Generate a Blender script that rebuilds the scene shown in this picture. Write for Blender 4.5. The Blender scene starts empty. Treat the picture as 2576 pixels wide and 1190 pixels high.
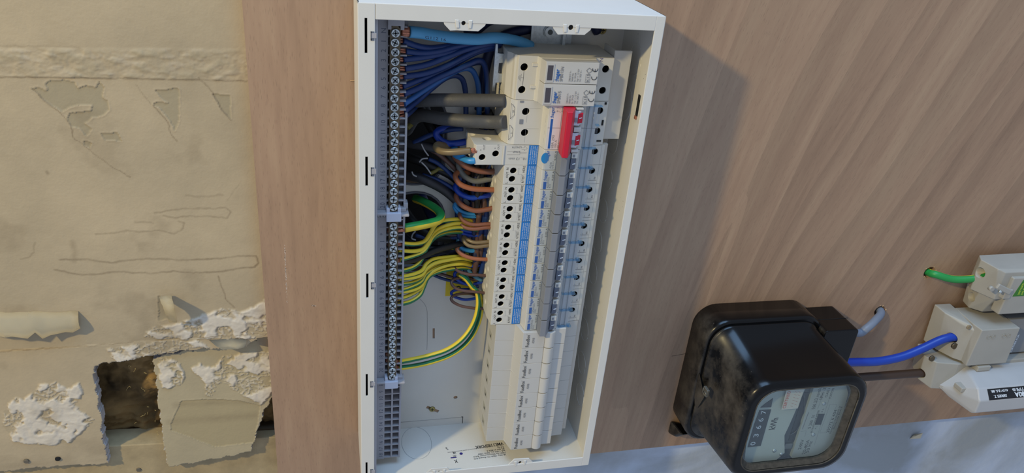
import bpy, bmesh, math, random
import numpy as np
from mathutils import Vector, Matrix
random.seed(7)
C = bpy.context.scene.collection
# ------------------------------------------------------------------ frame
# Author frame in mm: a = down the real wall (right in the photo), b = right along the wall (up in the photo),
# d = out of the wall towards the viewer; d = 0 is the face of the plywood board.  World: X = b, Y = -d, Z = 1.5 m - a.
def V(a, b, d): return Vector((b / 1000, -d / 1000, 1.5 - a / 1000))
def WD(v): return Vector((v[1], -v[2], -v[0]))
CAM_F = 1889.0
CAM_C = (-20.77, 100.14, 625.80)
CAM_R = ((0.972363498, 0.084340299, 0.217706091), (0.025788044, 0.88796762, -0.459182406), (-0.232043541, 0.452106425, 0.86125233))
def P(px, py, d):
    """the place on the plane d (mm) that the camera sees at a pixel of the 2576 x 1190 frame"""
    q = ((px - 1288) / CAM_F, (595 - py) / CAM_F, -1.0)
    v = [sum(CAM_R[i][k] * q[i] for i in range(3)) for k in range(3)]
    t = (d - CAM_C[2]) / v[2]
    return (CAM_C[0] + t * v[0], CAM_C[1] + t * v[1], d)
def PA(px, py, a):
    q = ((px - 1288) / CAM_F, (595 - py) / CAM_F, -1.0)
    v = [sum(CAM_R[i][k] * q[i] for i in range(3)) for k in range(3)]
    t = (a - CAM_C[0]) / v[0]
    return (a, CAM_C[1] + t * v[1], CAM_C[2] + t * v[2])
def PB(px, py, b):
    q = ((px - 1288) / CAM_F, (595 - py) / CAM_F, -1.0)
    v = [sum(CAM_R[i][k] * q[i] for i in range(3)) for k in range(3)]
    t = (b - CAM_C[1]) / v[1]
    return (CAM_C[0] + t * v[0], b, CAM_C[2] + t * v[2])
# ------------------------------------------------------------------ camera, world, lights, exposure
cd = bpy.data.cameras.new('camera'); cam = bpy.data.objects.new('camera', cd); C.objects.link(cam)
cd.sensor_width = 36; cd.lens = CAM_F / 2576 * 36; cd.clip_start = 0.01; cd.clip_end = 30
rx, ry, rz = WD(CAM_R[0]), WD(CAM_R[1]), WD(CAM_R[2])
M4 = Matrix.Identity(4)
for i in range(3): M4[i][0] = rx[i]; M4[i][1] = ry[i]; M4[i][2] = rz[i]
M4.translation = V(*CAM_C); cam.matrix_world = M4
bpy.context.scene.camera = cam
sc = bpy.context.scene
sc.view_settings.view_transform = 'Standard'; sc.view_settings.look = 'None'
sc.view_settings.gamma = 1; sc.view_settings.use_curve_mapping = False; sc.view_settings.exposure = 0.0
w = bpy.data.worlds.new('room_air'); sc.world = w; w.use_nodes = True
w.node_tree.nodes['Background'].inputs[0].default_value = (0.68, 0.79, 1.0, 1)
w.node_tree.nodes['Background'].inputs[1].default_value = 0.50
def light(name, kind, pos, power, col, size, target=None, size_y=None):
    l = bpy.data.lights.new(name, kind); l.energy = power; l.color = col
    if kind == 'AREA':
        l.size = size
        if size_y: l.shape = 'RECTANGLE'; l.size_y = size_y
    else: l.shadow_soft_size = size
    o = bpy.data.objects.new(name, l); C.objects.link(o); o.location = V(*pos)
    if target: o.rotation_euler = (V(*target) - V(*pos)).to_track_quat('-Z', 'Y').to_euler()
    return o
light('ceiling_lamp_light', 'POINT', (-1400, 860, 1060), 108, (1.0, 0.81, 0.42), 0.05)
light('window_light', 'AREA', (150, 1600, 380), 28.0, (0.36, 0.62, 1.0), 1.1, (150, -200, 60))

# ------------------------------------------------------------------ materials
def lin(c): return tuple(((x / 255) / 12.92 if x <= 10 else (((x / 255) + 0.055) / 1.055) ** 2.4) for x in c) + (1.0,)
MATS = {}
def mat(name, col, rough=0.5, metal=0.0, noise=0.0, nscale=300, bump=0.0, bscale=800, spec=0.5, coat=0.0, alpha=1.0):
    if name in MATS: return MATS[name]
    m = bpy.data.materials.new(name); m.use_nodes = True; nt = m.node_tree; n = nt.nodes; L = nt.links
    b = n['Principled BSDF']; c = lin(col)
    b.inputs['Base Color'].default_value = c; b.inputs['Roughness'].default_value = rough
    b.inputs['Metallic'].default_value = metal; b.inputs['Specular IOR Level'].default_value = spec
    b.inputs['Coat Weight'].default_value = coat
    tc = n.new('ShaderNodeTexCoord')
    if True:
        nz = n.new('ShaderNodeTexNoise'); nz.inputs['Scale'].default_value = nscale; nz.inputs['Detail'].default_value = 4
        L.new(tc.outputs['Object'], nz.inputs['Vector'])
        mr = n.new('ShaderNodeMapRange'); mr.inputs[1].default_value = 0.3; mr.inputs[2].default_value = 0.7
        mr.inputs[3].default_value = 1 - noise; mr.inputs[4].default_value = 1 + noise
        L.new(nz.outputs[0], mr.inputs[0])
        hs = n.new('ShaderNodeHueSaturation'); hs.inputs['Color'].default_value = c
        L.new(mr.outputs[0], hs.inputs['Value']); L.new(hs.outputs[0], b.inputs['Base Color'])
    if bump:
        bz = n.new('ShaderNodeTexNoise'); bz.inputs['Scale'].default_value = bscale; bz.inputs['Detail'].default_value = 3
        L.new(tc.outputs['Object'], bz.inputs['Vector'])
        bp = n.new('ShaderNodeBump'); bp.inputs['Strength'].default_value = bump; bp.inputs['Distance'].default_value = 0.0005
        L.new(bz.outputs[0], bp.inputs['Height']); L.new(bp.outputs[0], b.inputs['Normal'])
    if alpha < 1: b.inputs['Alpha'].default_value = alpha
    MATS[name] = m; return m
def clear(name, col, amount=0.25, rough=0.12):
    m = bpy.data.materials.new(name); m.use_nodes = True; nt = m.node_tree; n = nt.nodes; L = nt.links
    n.remove(n['Principled BSDF']); out = n['Material Output']
    t = n.new('ShaderNodeBsdfTransparent'); t.inputs[0].default_value = lin(col)
    g = n.new('ShaderNodeBsdfGlossy'); g.inputs['Roughness'].default_value = rough
    g.inputs['Color'].default_value = (0.9, 0.95, 1, 1)
    f = n.new('ShaderNodeFresnel'); f.inputs['IOR'].default_value = 1.45
    mr = n.new('ShaderNodeMapRange'); mr.inputs[3].default_value = amount * 0.12; mr.inputs[4].default_value = amount * 1.2
    L.new(f.outputs[0], mr.inputs[0])
    mx = n.new('ShaderNodeMixShader'); L.new(mr.outputs[0], mx.inputs[0]); L.new(t.outputs[0], mx.inputs[1]); L.new(g.outputs[0], mx.inputs[2])
    L.new(mx.outputs[0], out.inputs['Surface']); MATS[name] = m; return m
white_steel = mat('white_powder_coat', (214, 212, 206), 0.42, bump=0.15, bscale=2500, noise=0.012, nscale=40)
white_pla = mat('white_device_plastic', (206, 203, 194), 0.5, noise=0.02, nscale=60, bump=0.12, bscale=3000)
blank_pla = mat('pale_grey_blank_plastic', (194, 192, 187), 0.48, noise=0.012, nscale=60, bump=0.1, bscale=3000)
bar_pla = mat('lilac_grey_terminal_plastic', (164, 162, 166), 0.5, noise=0.02, nscale=80)
lt_pla = mat('light_grey_clip_plastic', (198, 201, 214), 0.45)
dk = mat('dark_recess', (12, 12, 13), 0.8)
black_ink = mat('black_ink', (38, 38, 42), 0.7)
grey_ink = mat('grey_ink', (112, 112, 116), 0.7)
pale_ink = mat('pale_grey_ink', (140, 141, 144), 0.7)
blue_ink = mat('blue_ink', (28, 92, 168), 0.55)
white_ink = mat('white_ink', (225, 228, 230), 0.6)
blue_lab = mat('blue_label', (16, 116, 200), 0.45)
mid_grey = mat('mid_grey_toggle_plastic', (128, 131, 138), 0.45, noise=0.015, nscale=90)
dgrey = mat('slate_toggle_plastic', (92, 98, 112), 0.45)
red_pla = mat('red_switch_plastic', (196, 18, 48), 0.42, bump=0.2, bscale=2500)
steel = mat('zinc_plated_steel', (190, 196, 198), 0.3, 0.85, noise=0.12, nscale=500)
screw_m = mat('bright_screw_steel', (205, 212, 214), 0.25, 0.75, noise=0.25, nscale=700)
screw_dk = mat('screw_slot_shadow_metal', (88, 92, 92), 0.45, 0.6)
brass = mat('tarnished_brass', (104, 92, 74), 0.45, 0.7, noise=0.15, nscale=300)
gold_scr = mat('yellow_passivated_screw', (160, 148, 96), 0.4, 0.6)
copper = mat('bare_copper', (196, 130, 105), 0.35, 0.6, noise=0.25, nscale=900)
blue_pvc = mat('blue_cable_sheath', (22, 52, 108), 0.45, bump=0.2, bscale=1500, noise=0.05)
navy_pvc = mat('navy_cable_sheath', (24, 34, 72), 0.5)
bright_blue = mat('bright_blue_cable_sheath', (18, 60, 165), 0.36)
light_blue = mat('light_blue_cable_sheath', (48, 138, 200), 0.38)
sky_pvc = mat('sky_blue_thick_sheath', (84, 160, 206), 0.5, bump=0.2, bscale=1200)
brown_pvc = mat('brown_cable_sheath', (132, 84, 62), 0.36)
orange_br = mat('tan_brown_cable_sheath', (160, 98, 66), 0.36)
dark_br = mat('dark_brown_cable_sheath', (92, 66, 58), 0.38)
olive_br = mat('olive_brown_cable_sheath', (122, 104, 74), 0.36)
grey_pvc = mat('grey_tail_sheath', (80, 80, 80), 0.55, bump=0.3, bscale=900, noise=0.05)
grey_thin = mat('grey_core_sheath', (116, 118, 114), 0.42)
lgrey_pvc = mat('light_grey_sheath', (120, 128, 142), 0.45)
black_pvc = mat('black_cable_sheath', (16, 16, 20), 0.5)
yel = mat('earth_yellow', (224, 196, 52), 0.4)
grn = mat('earth_green', (22, 108, 70), 0.42)
grn_b = mat('bright_earth_green', (38, 148, 72), 0.42)
yel_lab = mat('yellow_sticker', (222, 196, 30), 0.5)
bakelite = mat('black_bakelite', (9, 9, 10), 0.22, spec=0.3, noise=0.2, nscale=60)
def dusty(m):
    nt = m.node_tree; n = nt.nodes; L = nt.links; b = n['Principled BSDF']
    g = n.new('ShaderNodeTexCoord')
    s1 = n.new('ShaderNodeTexNoise'); s1.inputs['Scale'].default_value = 28; s1.inputs['Detail'].default_value = 8; s1.inputs['Roughness'].default_value = 0.65
    L.new(g.outputs['Object'], s1.inputs['Vector'])
    s2 = n.new('ShaderNodeTexNoise'); s2.inputs['Scale'].default_value = 420; s2.inputs['Detail'].default_value = 2
    L.new(g.outputs['Object'], s2.inputs['Vector'])
    r1 = n.new('ShaderNodeMapRange'); r1.inputs[1].default_value = 0.40; r1.inputs[2].default_value = 0.72; L.new(s1.outputs[0], r1.inputs[0])
    r2 = n.new('ShaderNodeMapRange'); r2.inputs[1].default_value = 0.72; r2.inputs[2].default_value = 0.76; r2.inputs[4].default_value = 1.4; L.new(s2.outputs[0], r2.inputs[0])
    ge = n.new('ShaderNodeNewGeometry'); sep = n.new('ShaderNodeSeparateXYZ'); L.new(ge.outputs['Normal'], sep.inputs[0])
    rz_ = n.new('ShaderNodeMapRange'); rz_.inputs[1].default_value = 0.35; rz_.inputs[2].default_value = 0.9; L.new(sep.outputs['Z'], rz_.inputs[0])
    mx = n.new('ShaderNodeMath'); mx.operation = 'ADD'; L.new(r1.outputs[0], mx.inputs[0]); L.new(r2.outputs[0], mx.inputs[1])
    mu = n.new('ShaderNodeMath'); mu.operation = 'MULTIPLY'; L.new(mx.outputs[0], mu.inputs[0]); L.new(rz_.outputs[0], mu.inputs[1])
    mix = n.new('ShaderNodeMix'); mix.data_type = 'RGBA'; mix.inputs[6].default_value = lin((9, 9, 10)); mix.inputs[7].default_value = lin((84, 78, 70))
    mix.clamp_factor = True; L.new(mu.outputs[0], mix.inputs[0]); L.new(mix.outputs[2], b.inputs['Base Color'])
    rr = n.new('ShaderNodeMapRange'); rr.inputs[3].default_value = 0.2; rr.inputs[4].default_value = 0.7; L.new(mu.outputs[0], rr.inputs[0]); L.new(rr.outputs[0], b.inputs['Roughness'])
dusty(bakelite)
dial_m = mat('pale_dial_plate', (170, 178, 172), 0.45, noise=0.03, nscale=30)
dial_dk = mat('dark_dial_plate', (60, 66, 68), 0.4)
bezel_m = mat('worn_bezel_metal', (78, 72, 62), 0.5, 0.3, noise=0.3, nscale=200)
aged_pla = mat('aged_ivory_fuse_plastic', (168, 164, 154), 0.5, noise=0.04, nscale=40, bump=0.15, bscale=1500)
grn_lab = mat('green_label', (52, 120, 28), 0.5)
clear_flap = clear('clear_blue_plastic', (250, 252, 255), 0.22, 0.12)
clear_rib = clear('clear_blue_rib_plastic', (214, 236, 250), 0.4, 0.15)
glass_m = clear('meter_glass', (246, 250, 250), 0.12, 0.04)

# plywood: beech veneer, grain along b, drifting diagonal away from the box
def wood():
    m = bpy.data.materials.new('beech_faced_plywood'); m.use_nodes = True; nt = m.node_tree; n = nt.nodes; L = nt.links; b = n['Principled BSDF']
    tc = n.new('ShaderNodeTexCoord'); sp = n.new('ShaderNodeSeparateXYZ'); L.new(tc.outputs['Object'], sp.inputs[0])
    def math_(op, x, y=None, z=None):
        k = n.new('ShaderNodeMath'); k.operation = op
        for i, q in enumerate((x, y, z)):
            if q is None: continue
            if isinstance(q, (int, float)): k.inputs[i].default_value = q
            else: L.new(q, k.inputs[i])
        return k.outputs[0]
    X, Z = sp.outputs['X'], sp.outputs['Z']          # X along grain; -Z is photo right (object origin at box corner)
    A = math_('MULTIPLY', Z, -1.0)
    far = math_('MAXIMUM', math_('SUBTRACT', A, 0.20), 0.0)
    shear = math_('MULTIPLY', math_('MINIMUM', math_('MULTIPLY', far, 1.3), 0.34), X)
    u = math_('SUBTRACT', A, shear)
    cmb = n.new('ShaderNodeCombineXYZ'); L.new(u, cmb.inputs[0]); L.new(math_('MULTIPLY', X, 0.11), cmb.inputs[1])
    def noise_(scale, det, dist=0.0, rough=0.55, src=None):
        k = n.new('ShaderNodeTexNoise'); k.inputs['Scale'].default_value = scale; k.inputs['Detail'].default_value = det
        k.inputs['Distortion'].default_value = dist; k.inputs['Roughness'].default_value = rough; L.new(src or cmb.outputs[0], k.inputs['Vector']); return k.outputs[0]
    big = noise_(9, 3, 0.6); mid = noise_(34, 4, 0.8); fine = noise_(170, 3, 0.2)
    ramp = n.new('ShaderNodeValToRGB'); e = ramp.color_ramp.elements
    e[0].position = 0.30; e[0].color = lin((142, 114, 92)); e[1].position = 0.72; e[1].color = lin((178, 150, 122))
    x = e.new(0.5); x.color = lin((163, 133, 108))
    s = math_('ADD', math_('ADD', math_('MULTIPLY', big, 0.38), math_('MULTIPLY', mid, 0.34)), math_('MULTIPLY', fine, 0.28))
    L.new(s, ramp.inputs[0])
    # ring lines
    wv = n.new('ShaderNodeTexNoise'); wv.inputs['Scale'].default_value = 5; wv.inputs['Detail'].default_value = 2; L.new(cmb.outputs[0], wv.inputs['Vector'])
    fr = math_('FRACT', math_('ADD', math_('MULTIPLY', u, 22), math_('MULTIPLY', wv.outputs[0], 5.5)))
    ring = n.new('ShaderNodeMapRange'); ring.interpolation_type = 'SMOOTHSTEP'; ring.inputs[1].default_value = 0.0; ring.inputs[2].default_value = 0.85; ring.inputs[3].default_value = 0.86; ring.inputs[4].default_value = 1.05
    L.new(fr, ring.inputs[0])
    blend = n.new('ShaderNodeMapRange'); blend.inputs[1].default_value = 0.22; blend.inputs[2].default_value = 0.34; L.new(A, blend.inputs[0])
    rm = n.new('ShaderNodeMix'); rm.inputs[2].default_value = 1.0; L.new(ring.outputs[0], rm.inputs[3]); L.new(math_('MULTIPLY', blend.outputs[0], 0.8), rm.inputs[0])
    # flecks, short dark pores stretched along the grain
    cf = n.new('ShaderNodeCombineXYZ'); L.new(math_('MULTIPLY', u, 1.0), cf.inputs[0]); L.new(math_('MULTIPLY', X, 0.16), cf.inputs[1])
    vo = n.new('ShaderNodeTexVoronoi'); vo.inputs['Scale'].default_value = 640; L.new(cf.outputs[0], vo.inputs['Vector'])
    fl = n.new('ShaderNodeMapRange'); fl.inputs[1].default_value = 0.08; fl.inputs[2].default_value = 0.30; fl.inputs[3].default_value = 0.84; fl.inputs[4].default_value = 1.0; L.new(vo.outputs['Distance'], fl.inputs[0])
    v = math_('MULTIPLY', rm.outputs[0], fl.outputs[0])
    hs = n.new('ShaderNodeHueSaturation'); L.new(ramp.outputs[0], hs.inputs['Color']); L.new(v, hs.inputs['Value'])
    L.new(hs.outputs[0], b.inputs['Base Color']); b.inputs['Roughness'].default_value = 0.62
    bp = n.new('ShaderNodeBump'); bp.inputs['Strength'].default_value = 0.25; bp.inputs['Distance'].default_value = 0.0006
    L.new(math_('ADD', fine, fl.outputs[0]), bp.inputs['Height']); L.new(bp.outputs[0], b.inputs['Normal'])
    return m
wood_m = wood()
# plaster / paper: vertex attribute "wear" carries peeled patches (R), white artex (G), stain lines (B)
def plaster(name, base, olive, white, stain):
    m = bpy.data.materials.new(name); m.use_nodes = True; nt = m.node_tree; n = nt.nodes; L = nt.links; b = n['Principled BSDF']
    at = n.new('ShaderNodeAttribute'); at.attribute_name = 'wear'; sp = n.new('ShaderNodeSeparateColor'); L.new(at.outputs['Color'], sp.inputs[0])
    tc = n.new('ShaderNodeTexCoord')
    nz = n.new('ShaderNodeTexNoise'); nz.inputs['Scale'].default_value = 11; nz.inputs['Detail'].default_value = 7; nz.inputs['Roughness'].default_value = 0.6; L.new(tc.outputs['Object'], nz.inputs['Vector'])
    ra = n.new('ShaderNodeValToRGB'); ra.color_ramp.elements[0].position = 0.33; ra.color_ramp.elements[1].position = 0.68
    ra.color_ramp.elements[0].color = lin(tuple(int(c * 0.94) for c in base)); ra.color_ramp.elements[1].color = lin(tuple(min(255, int(c * 1.04)) for c in base)); L.new(nz.outputs[0], ra.inputs[0])
    prev = ra.outputs[0]
    for ch, col in (('Red', olive), ('Green', white), ('Blue', stain)):
        k = n.new('ShaderNodeMix'); k.data_type = 'RGBA'; k.inputs[7].default_value = lin(col); L.new(sp.outputs[ch], k.inputs[0]); L.new(prev, k.inputs[6]); prev = k.outputs[2]
    L.new(prev, b.inputs['Base Color']); b.inputs['Roughness'].default_value = 0.85
    n2 = n.new('ShaderNodeTexNoise'); n2.inputs['Scale'].default_value = 500; n2.inputs['Detail'].default_value = 5; L.new(tc.outputs['Object'], n2.inputs['Vector'])
    bp = n.new('ShaderNodeBump'); bp.inputs['Strength'].default_value = 0.25; bp.inputs['Distance'].default_value = 0.0006; L.new(n2.outputs[0], bp.inputs['Height']); L.new(bp.outputs[0], b.inputs['Normal'])
    return m
wall_m = plaster('old_lining_paper', (176, 160, 132), (156, 144, 118), (205, 196, 182), (132, 116, 92))
offcut_m = plaster('old_plasterboard_paper', (174, 160, 130), (163, 148, 114), (206, 196, 180), (128, 112, 86))
edge_m = mat('broken_plaster_edge', (176, 172, 172), 0.9, noise=0.1, nscale=120, bump=0.8, bscale=700)
paper_m = mat('loose_cream_paper', (206, 194, 166), 0.85, noise=0.03, nscale=60)
timber_m = mat('dusty_pine_timber', (164, 146, 112), 0.85, noise=0.14, nscale=60, bump=0.4, bscale=400)
timber_dk = mat('old_dark_timber', (80, 68, 52), 0.85, noise=0.2, nscale=50, bump=0.4, bscale=400)
insul_m = mat('brown_mineral_wool', (122, 98, 60), 0.95, noise=0.65, nscale=30, bump=1.0, bscale=260)
cavity_m = mat('cavity_shade_backing', (44, 38, 32), 0.95)

# ------------------------------------------------------------------ mesh helpers
class MB:
    def __init__(s): s.bm = bmesh.new()
    def quad_box(s, a0, a1, b0, b1, d0, d1, bev=0.0, mi=0, seg=2):
        r = bmesh.ops.create_cube(s.bm, size=1.0); vs = r['verts']
        for v in vs: v.co = Vector((a0 + (v.co.x + .5) * (a1 - a0), b0 + (v.co.y + .5) * (b1 - b0), d0 + (v.co.z + .5) * (d1 - d0)))
        fs = list({f for v in vs for f in v.link_faces})
        for f in fs: f.material_index = mi
        if bev:
            es = list({e for f in fs for e in f.edges})
            bmesh.ops.bevel(s.bm, geom=es, offset=bev, segments=seg, affect='EDGES', profile=0.5, material=-1)
        return s
    def prism(s, poly, lo, hi, axis='b', bev=0.0, mi=0, seg=2):
        """poly: (a,d) pairs swept along b, or (a,b) pairs swept along d, or (b,d) pairs swept along a"""
        def co(p, t): return (p[0], t, p[1]) if axis == 'b' else ((p[0], p[1], t) if axis == 'd' else (t, p[0], p[1]))
        v0 = [s.bm.verts.new(co(p, lo)) for p in poly]; v1 = [s.bm.verts.new(co(p, hi)) for p in poly]
        fs = [s.bm.faces.new(v0), s.bm.faces.new(list(reversed(v1)))]
        k = len(poly)
        for i in range(k): fs.append(s.bm.faces.new((v0[(i + 1) % k], v0[i], v1[i], v1[(i + 1) % k])))
        for f in fs: f.material_index = mi
        if bev:
            es = list({e for f in fs for e in f.edges})
            bmesh.ops.bevel(s.bm, geom=es, offset=bev, segments=seg, affect='EDGES', profile=0.5, material=-1)
        return s
    def hull(s, pts, bev=0.0, mi=0):
        vs = [s.bm.verts.new(p) for p in pts]
        r = bmesh.ops.convex_hull(s.bm, input=vs)
        for v in [g for g in r['geom_interior'] + r['geom_unused'] if isinstance(g, bmesh.types.BMVert)]:
            if v.is_valid and not v.link_faces: s.bm.verts.remove(v)
        fs = [g for g in r['geom'] if isinstance(g, bmesh.types.BMFace)]
        bmesh.ops.dissolve_limit(s.bm, angle_limit=0.02, verts=list({v for f in fs for v in f.verts}), edges=list({e for f in fs for e in f.edges}))
        if bev:
            es = [e for e in s.bm.edges if e.is_manifold and e.calc_face_angle(0) > 0.2]
            bmesh.ops.bevel(s.bm, geom=es, offset=bev, segments=2, affect='EDGES', profile=0.5, material=-1)
        return s
    def cyl(s, c, axis, r, h, seg=20, mi=0, r2=None, cap=True, bev=0):
        """cylinder starting at c and running h along axis ('a','b','d' or a vector)"""
        ax = {'a': Vector((1, 0, 0)), 'b': Vector((0, 1, 0)), 'd': Vector((0, 0, 1))}.get(axis) if isinstance(axis, str) else Vector(axis).normalized()
        q = ax.to_track_quat('Z', 'Y').to_matrix().to_4x4(); c = Vector(c)
        r2 = r if r2 is None else r2
        x = bmesh.ops.create_cone(s.bm, cap_ends=cap, segments=seg, radius1=r, radius2=r2, depth=abs(h), matrix=Matrix.Translation(c + ax * h / 2) @ q)
        fs = {f for v in x['verts'] for f in v.link_faces}
        for f in fs:
            f.material_index = mi
            if len(f.verts) == 4: f.smooth = True
        return s
    def tube(s, pts, r, seg=10, mi=0, stripe=None, twist=0.0, phase=0.0, cap=True, taper=None, sub=6):
        p = smooth_path(pts, sub); n = len(p)
        if n < 2: return s
        T = [(p[min(i + 1, n - 1)] - p[max(i - 1, 0)]).normalized() for i in range(n)]
        up = Vector((0, 0, 1)) if abs(T[0].z) < 0.9 else Vector((0, 1, 0))
        N = (up - T[0] * up.dot(T[0])).normalized(); rings = []; dist = 0
        for i in range(n):
            N = (N - T[i] * N.dot(T[i])); N.normalize(); B = T[i].cross(N)
            if i: dist += (p[i] - p[i - 1]).length
            off = phase + twist * dist
            rr = r * (taper[0] + (taper[1] - taper[0]) * i / (n - 1)) if taper else r
            rings.append([s.bm.verts.new(p[i] + (N * math.cos(t + off) + B * math.sin(t + off)) * rr) for t in (2 * math.pi * k / seg for k in range(seg))])
        for i in range(n - 1):
            for k in range(seg):
                f = s.bm.faces.new((rings[i][k], rings[i][(k + 1) % seg], rings[i + 1][(k + 1) % seg], rings[i + 1][k])); f.smooth = True
                f.material_index = mi if stripe is None else stripe[k]
        if cap:
            s.bm.faces.new(list(reversed(rings[0]))).material_index = mi; s.bm.faces.new(rings[-1]).material_index = mi
        return s
    def sphere(s, c, r, sc_=(1, 1, 1), mi=0, u=12, v=8):
        x = bmesh.ops.create_uvsphere(s.bm, u_segments=u, v_segments=v, radius=r)
        for q in x['verts']: q.co = Vector((q.co.x * sc_[0] + c[0], q.co.y * sc_[1] + c[1], q.co.z * sc_[2] + c[2]))
        for f in {f for q in x['verts'] for f in q.link_faces}: f.smooth = True; f.material_index = mi
        return s
    def ring(s, c, r, t, h, seg=28, mi=0):
        """flat ring facing d: outer radius r, wall t, height h"""
        vs = []
        for k in range(seg):
            q = 2 * math.pi * k / seg; cx, sx = math.cos(q), math.sin(q)
            vs.append([s.bm.verts.new((c[0] + cx * R_, c[1] + sx * R_, c[2] + z)) for R_, z in ((r, 0), (r, h), (r - t, h), (r - t, 0))])
        for k in range(seg):
            A, B = vs[k], vs[(k + 1) % seg]
            for i in range(4):
                f = s.bm.faces.new((A[i], B[i], B[(i + 1) % 4], A[(i + 1) % 4])); f.material_index = mi
        return s
    def build(s, name, m, parent=None, base=None, **tags):
        me = bpy.data.meshes.new(name); s.bm.normal_update()
        bmesh.ops.recalc_face_normals(s.bm, faces=s.bm.faces[:])
        org = origin(parent) if parent is not None else None
        if org is None:
            if base is None:
                lo = [min(v.co[i] for v in s.bm.verts) for i in range(3)]; hi = [max(v.co[i] for v in s.bm.verts) for i in range(3)]
                base = ((lo[0] + hi[0]) / 2, (lo[1] + hi[1]) / 2, lo[2])
            org = V(*base)
        for v in s.bm.verts: v.co = V(*v.co) - org
        s.bm.to_mesh(me); s.bm.free()
        for x in (m if isinstance(m, (list, tuple)) else [m]): me.materials.append(x)
        o = bpy.data.objects.new(name, me); C.objects.link(o)
        if parent is not None: o.parent = parent
        else: o.location = org
        o['_o'] = [org.x, org.y, org.z]
        tag(o, **tags); return o
def origin(o): return Vector(o['_o'])
def tag(o, label=None, cat=None, group=None, kind=None):
    if label: o['label'] = label
    if cat: o['category'] = cat
    if group: o['group'] = group
    if kind: o['kind'] = kind
    return o
def thing(name, base, label, cat, group=None):
    o = bpy.data.objects.new(name, None); C.objects.link(o); o.empty_display_size = 0.01
    o.location = V(*base); v = V(*base); o['_o'] = [v.x, v.y, v.z]
    return tag(o, label, cat, group)
def copy_tree(o, off, parent=None):
    c = o.copy(); C.objects.link(c); v = origin(o) + off; c['_o'] = [v.x, v.y, v.z]
    if parent is not None: c.parent = parent
    else: c.location = o.location + off
    for ch in list(o.children): copy_tree(ch, off, c)
    return c
def smooth_path(pts, sub=6):
    p = [Vector(q) for q in pts]
    if len(p) < 3: return p
    out = []
    for i in range(len(p) - 1):
        p0 = p[i - 1] if i else p[0] * 2 - p[1]; p1, p2 = p[i], p[i + 1]; p3 = p[i + 2] if i + 2 < len(p) else p[-1] * 2 - p[-2]
        for k in range(sub):
            t = k / sub; t2, t3 = t * t, t * t * t
            out.append(0.5 * ((2 * p1) + (p2 - p0) * t + (2 * p0 - 5 * p1 + 4 * p2 - p3) * t2 + (3 * p1 - p0 - 3 * p2 + p3) * t3))
    out.append(p[-1]); return out
def cut(o, cutters):
    """remove the volumes of MB cutters (author mm) from mesh object o"""
    objs = []
    for mb in cutters:
        c = mb.build('cutter', dk); objs.append(c)
        md = o.modifiers.new('cut', 'BOOLEAN'); md.operation = 'DIFFERENCE'; md.object = c; md.solver = 'EXACT'
    bpy.context.view_layer.update()
    dg = bpy.context.evaluated_depsgraph_get(); me = bpy.data.meshes.new_from_object(o.evaluated_get(dg))
    nm = len(o.data.materials); o.modifiers.clear(); o.data = me
    for c in objs: bpy.data.objects.remove(c, do_unlink=True)
    return o
TXT = {}
def text(s, a, b, d, size, m, parent, orient='up', fit=None, name='lettering', bold=0.0, line=1.0, wall=None, align='LEFT'):
    """printed lettering. orient 'up': reads along +b, tops towards -a (upright in reality); 'flip': reads along -a; 'down': turned over"""
    key = (s, bold, line, align)
    if key not in TXT:
        cu = bpy.data.curves.new('t', 'FONT'); cu.body = s; cu.size = 1; cu.offset = bold; cu.space_line = line; cu.align_x = align; cu.resolution_u = 2
        o = bpy.data.objects.new('t', cu); C.objects.link(o); bpy.context.view_layer.update()
        me = bpy.data.meshes.new_from_object(o.evaluated_get(bpy.context.evaluated_depsgraph_get()))
        vs = [v.co.copy() for v in me.vertices]; fs = [tuple(p.vertices) for p in me.polygons]; TXT[key] = (vs, fs)
        bpy.data.objects.remove(o, do_unlink=True); bpy.data.meshes.remove(me)
    vs, fs = TXT[key]
    wdt = max(v.x for v in vs) - min(v.x for v in vs); sx = (fit / wdt) if fit else size
    mp = {'up': lambda x, y: (a - y, b + x, d), 'right': lambda x, y: (a + x, b + y, d), 'flip': lambda x, y: (a - x, b - y, d),
          'down': lambda x, y: (a + y, b - x, d), 'floor': lambda x, y: (a - x, b, d + y), 'side': lambda x, y: (a, b + x, d + y)}[orient]
    org = origin(parent); me = bpy.data.meshes.new(name)
    me.from_pydata([V(*mp(v.x * sx, v.y * size)) - org for v in vs], [], fs); me.materials.append(m)
    o = bpy.data.objects.new(name, me); C.objects.link(o); o.parent = parent; o['_o'] = list(parent['_o']); return o
def strip(pts, width, d, m, parent, name='printed_line', mb=None):
    """thin printed line through (a,b) points on plane d"""
    own = mb is None; mb = mb or MB()
    for (p, q) in zip(pts, pts[1:]):
        v = Vector((q[0] - p[0], q[1] - p[1])); n = Vector((-v.y, v.x)).normalized() * width / 2
        f = mb.bm.faces.new([mb.bm.verts.new((x, y, d)) for x, y in ((p[0] + n.x, p[1] + n.y), (q[0] + n.x, q[1] + n.y), (q[0] - n.x, q[1] - n.y), (p[0] - n.x, p[1] - n.y))])
    if own: return mb.build(name, m, parent)
    return mb
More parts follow.
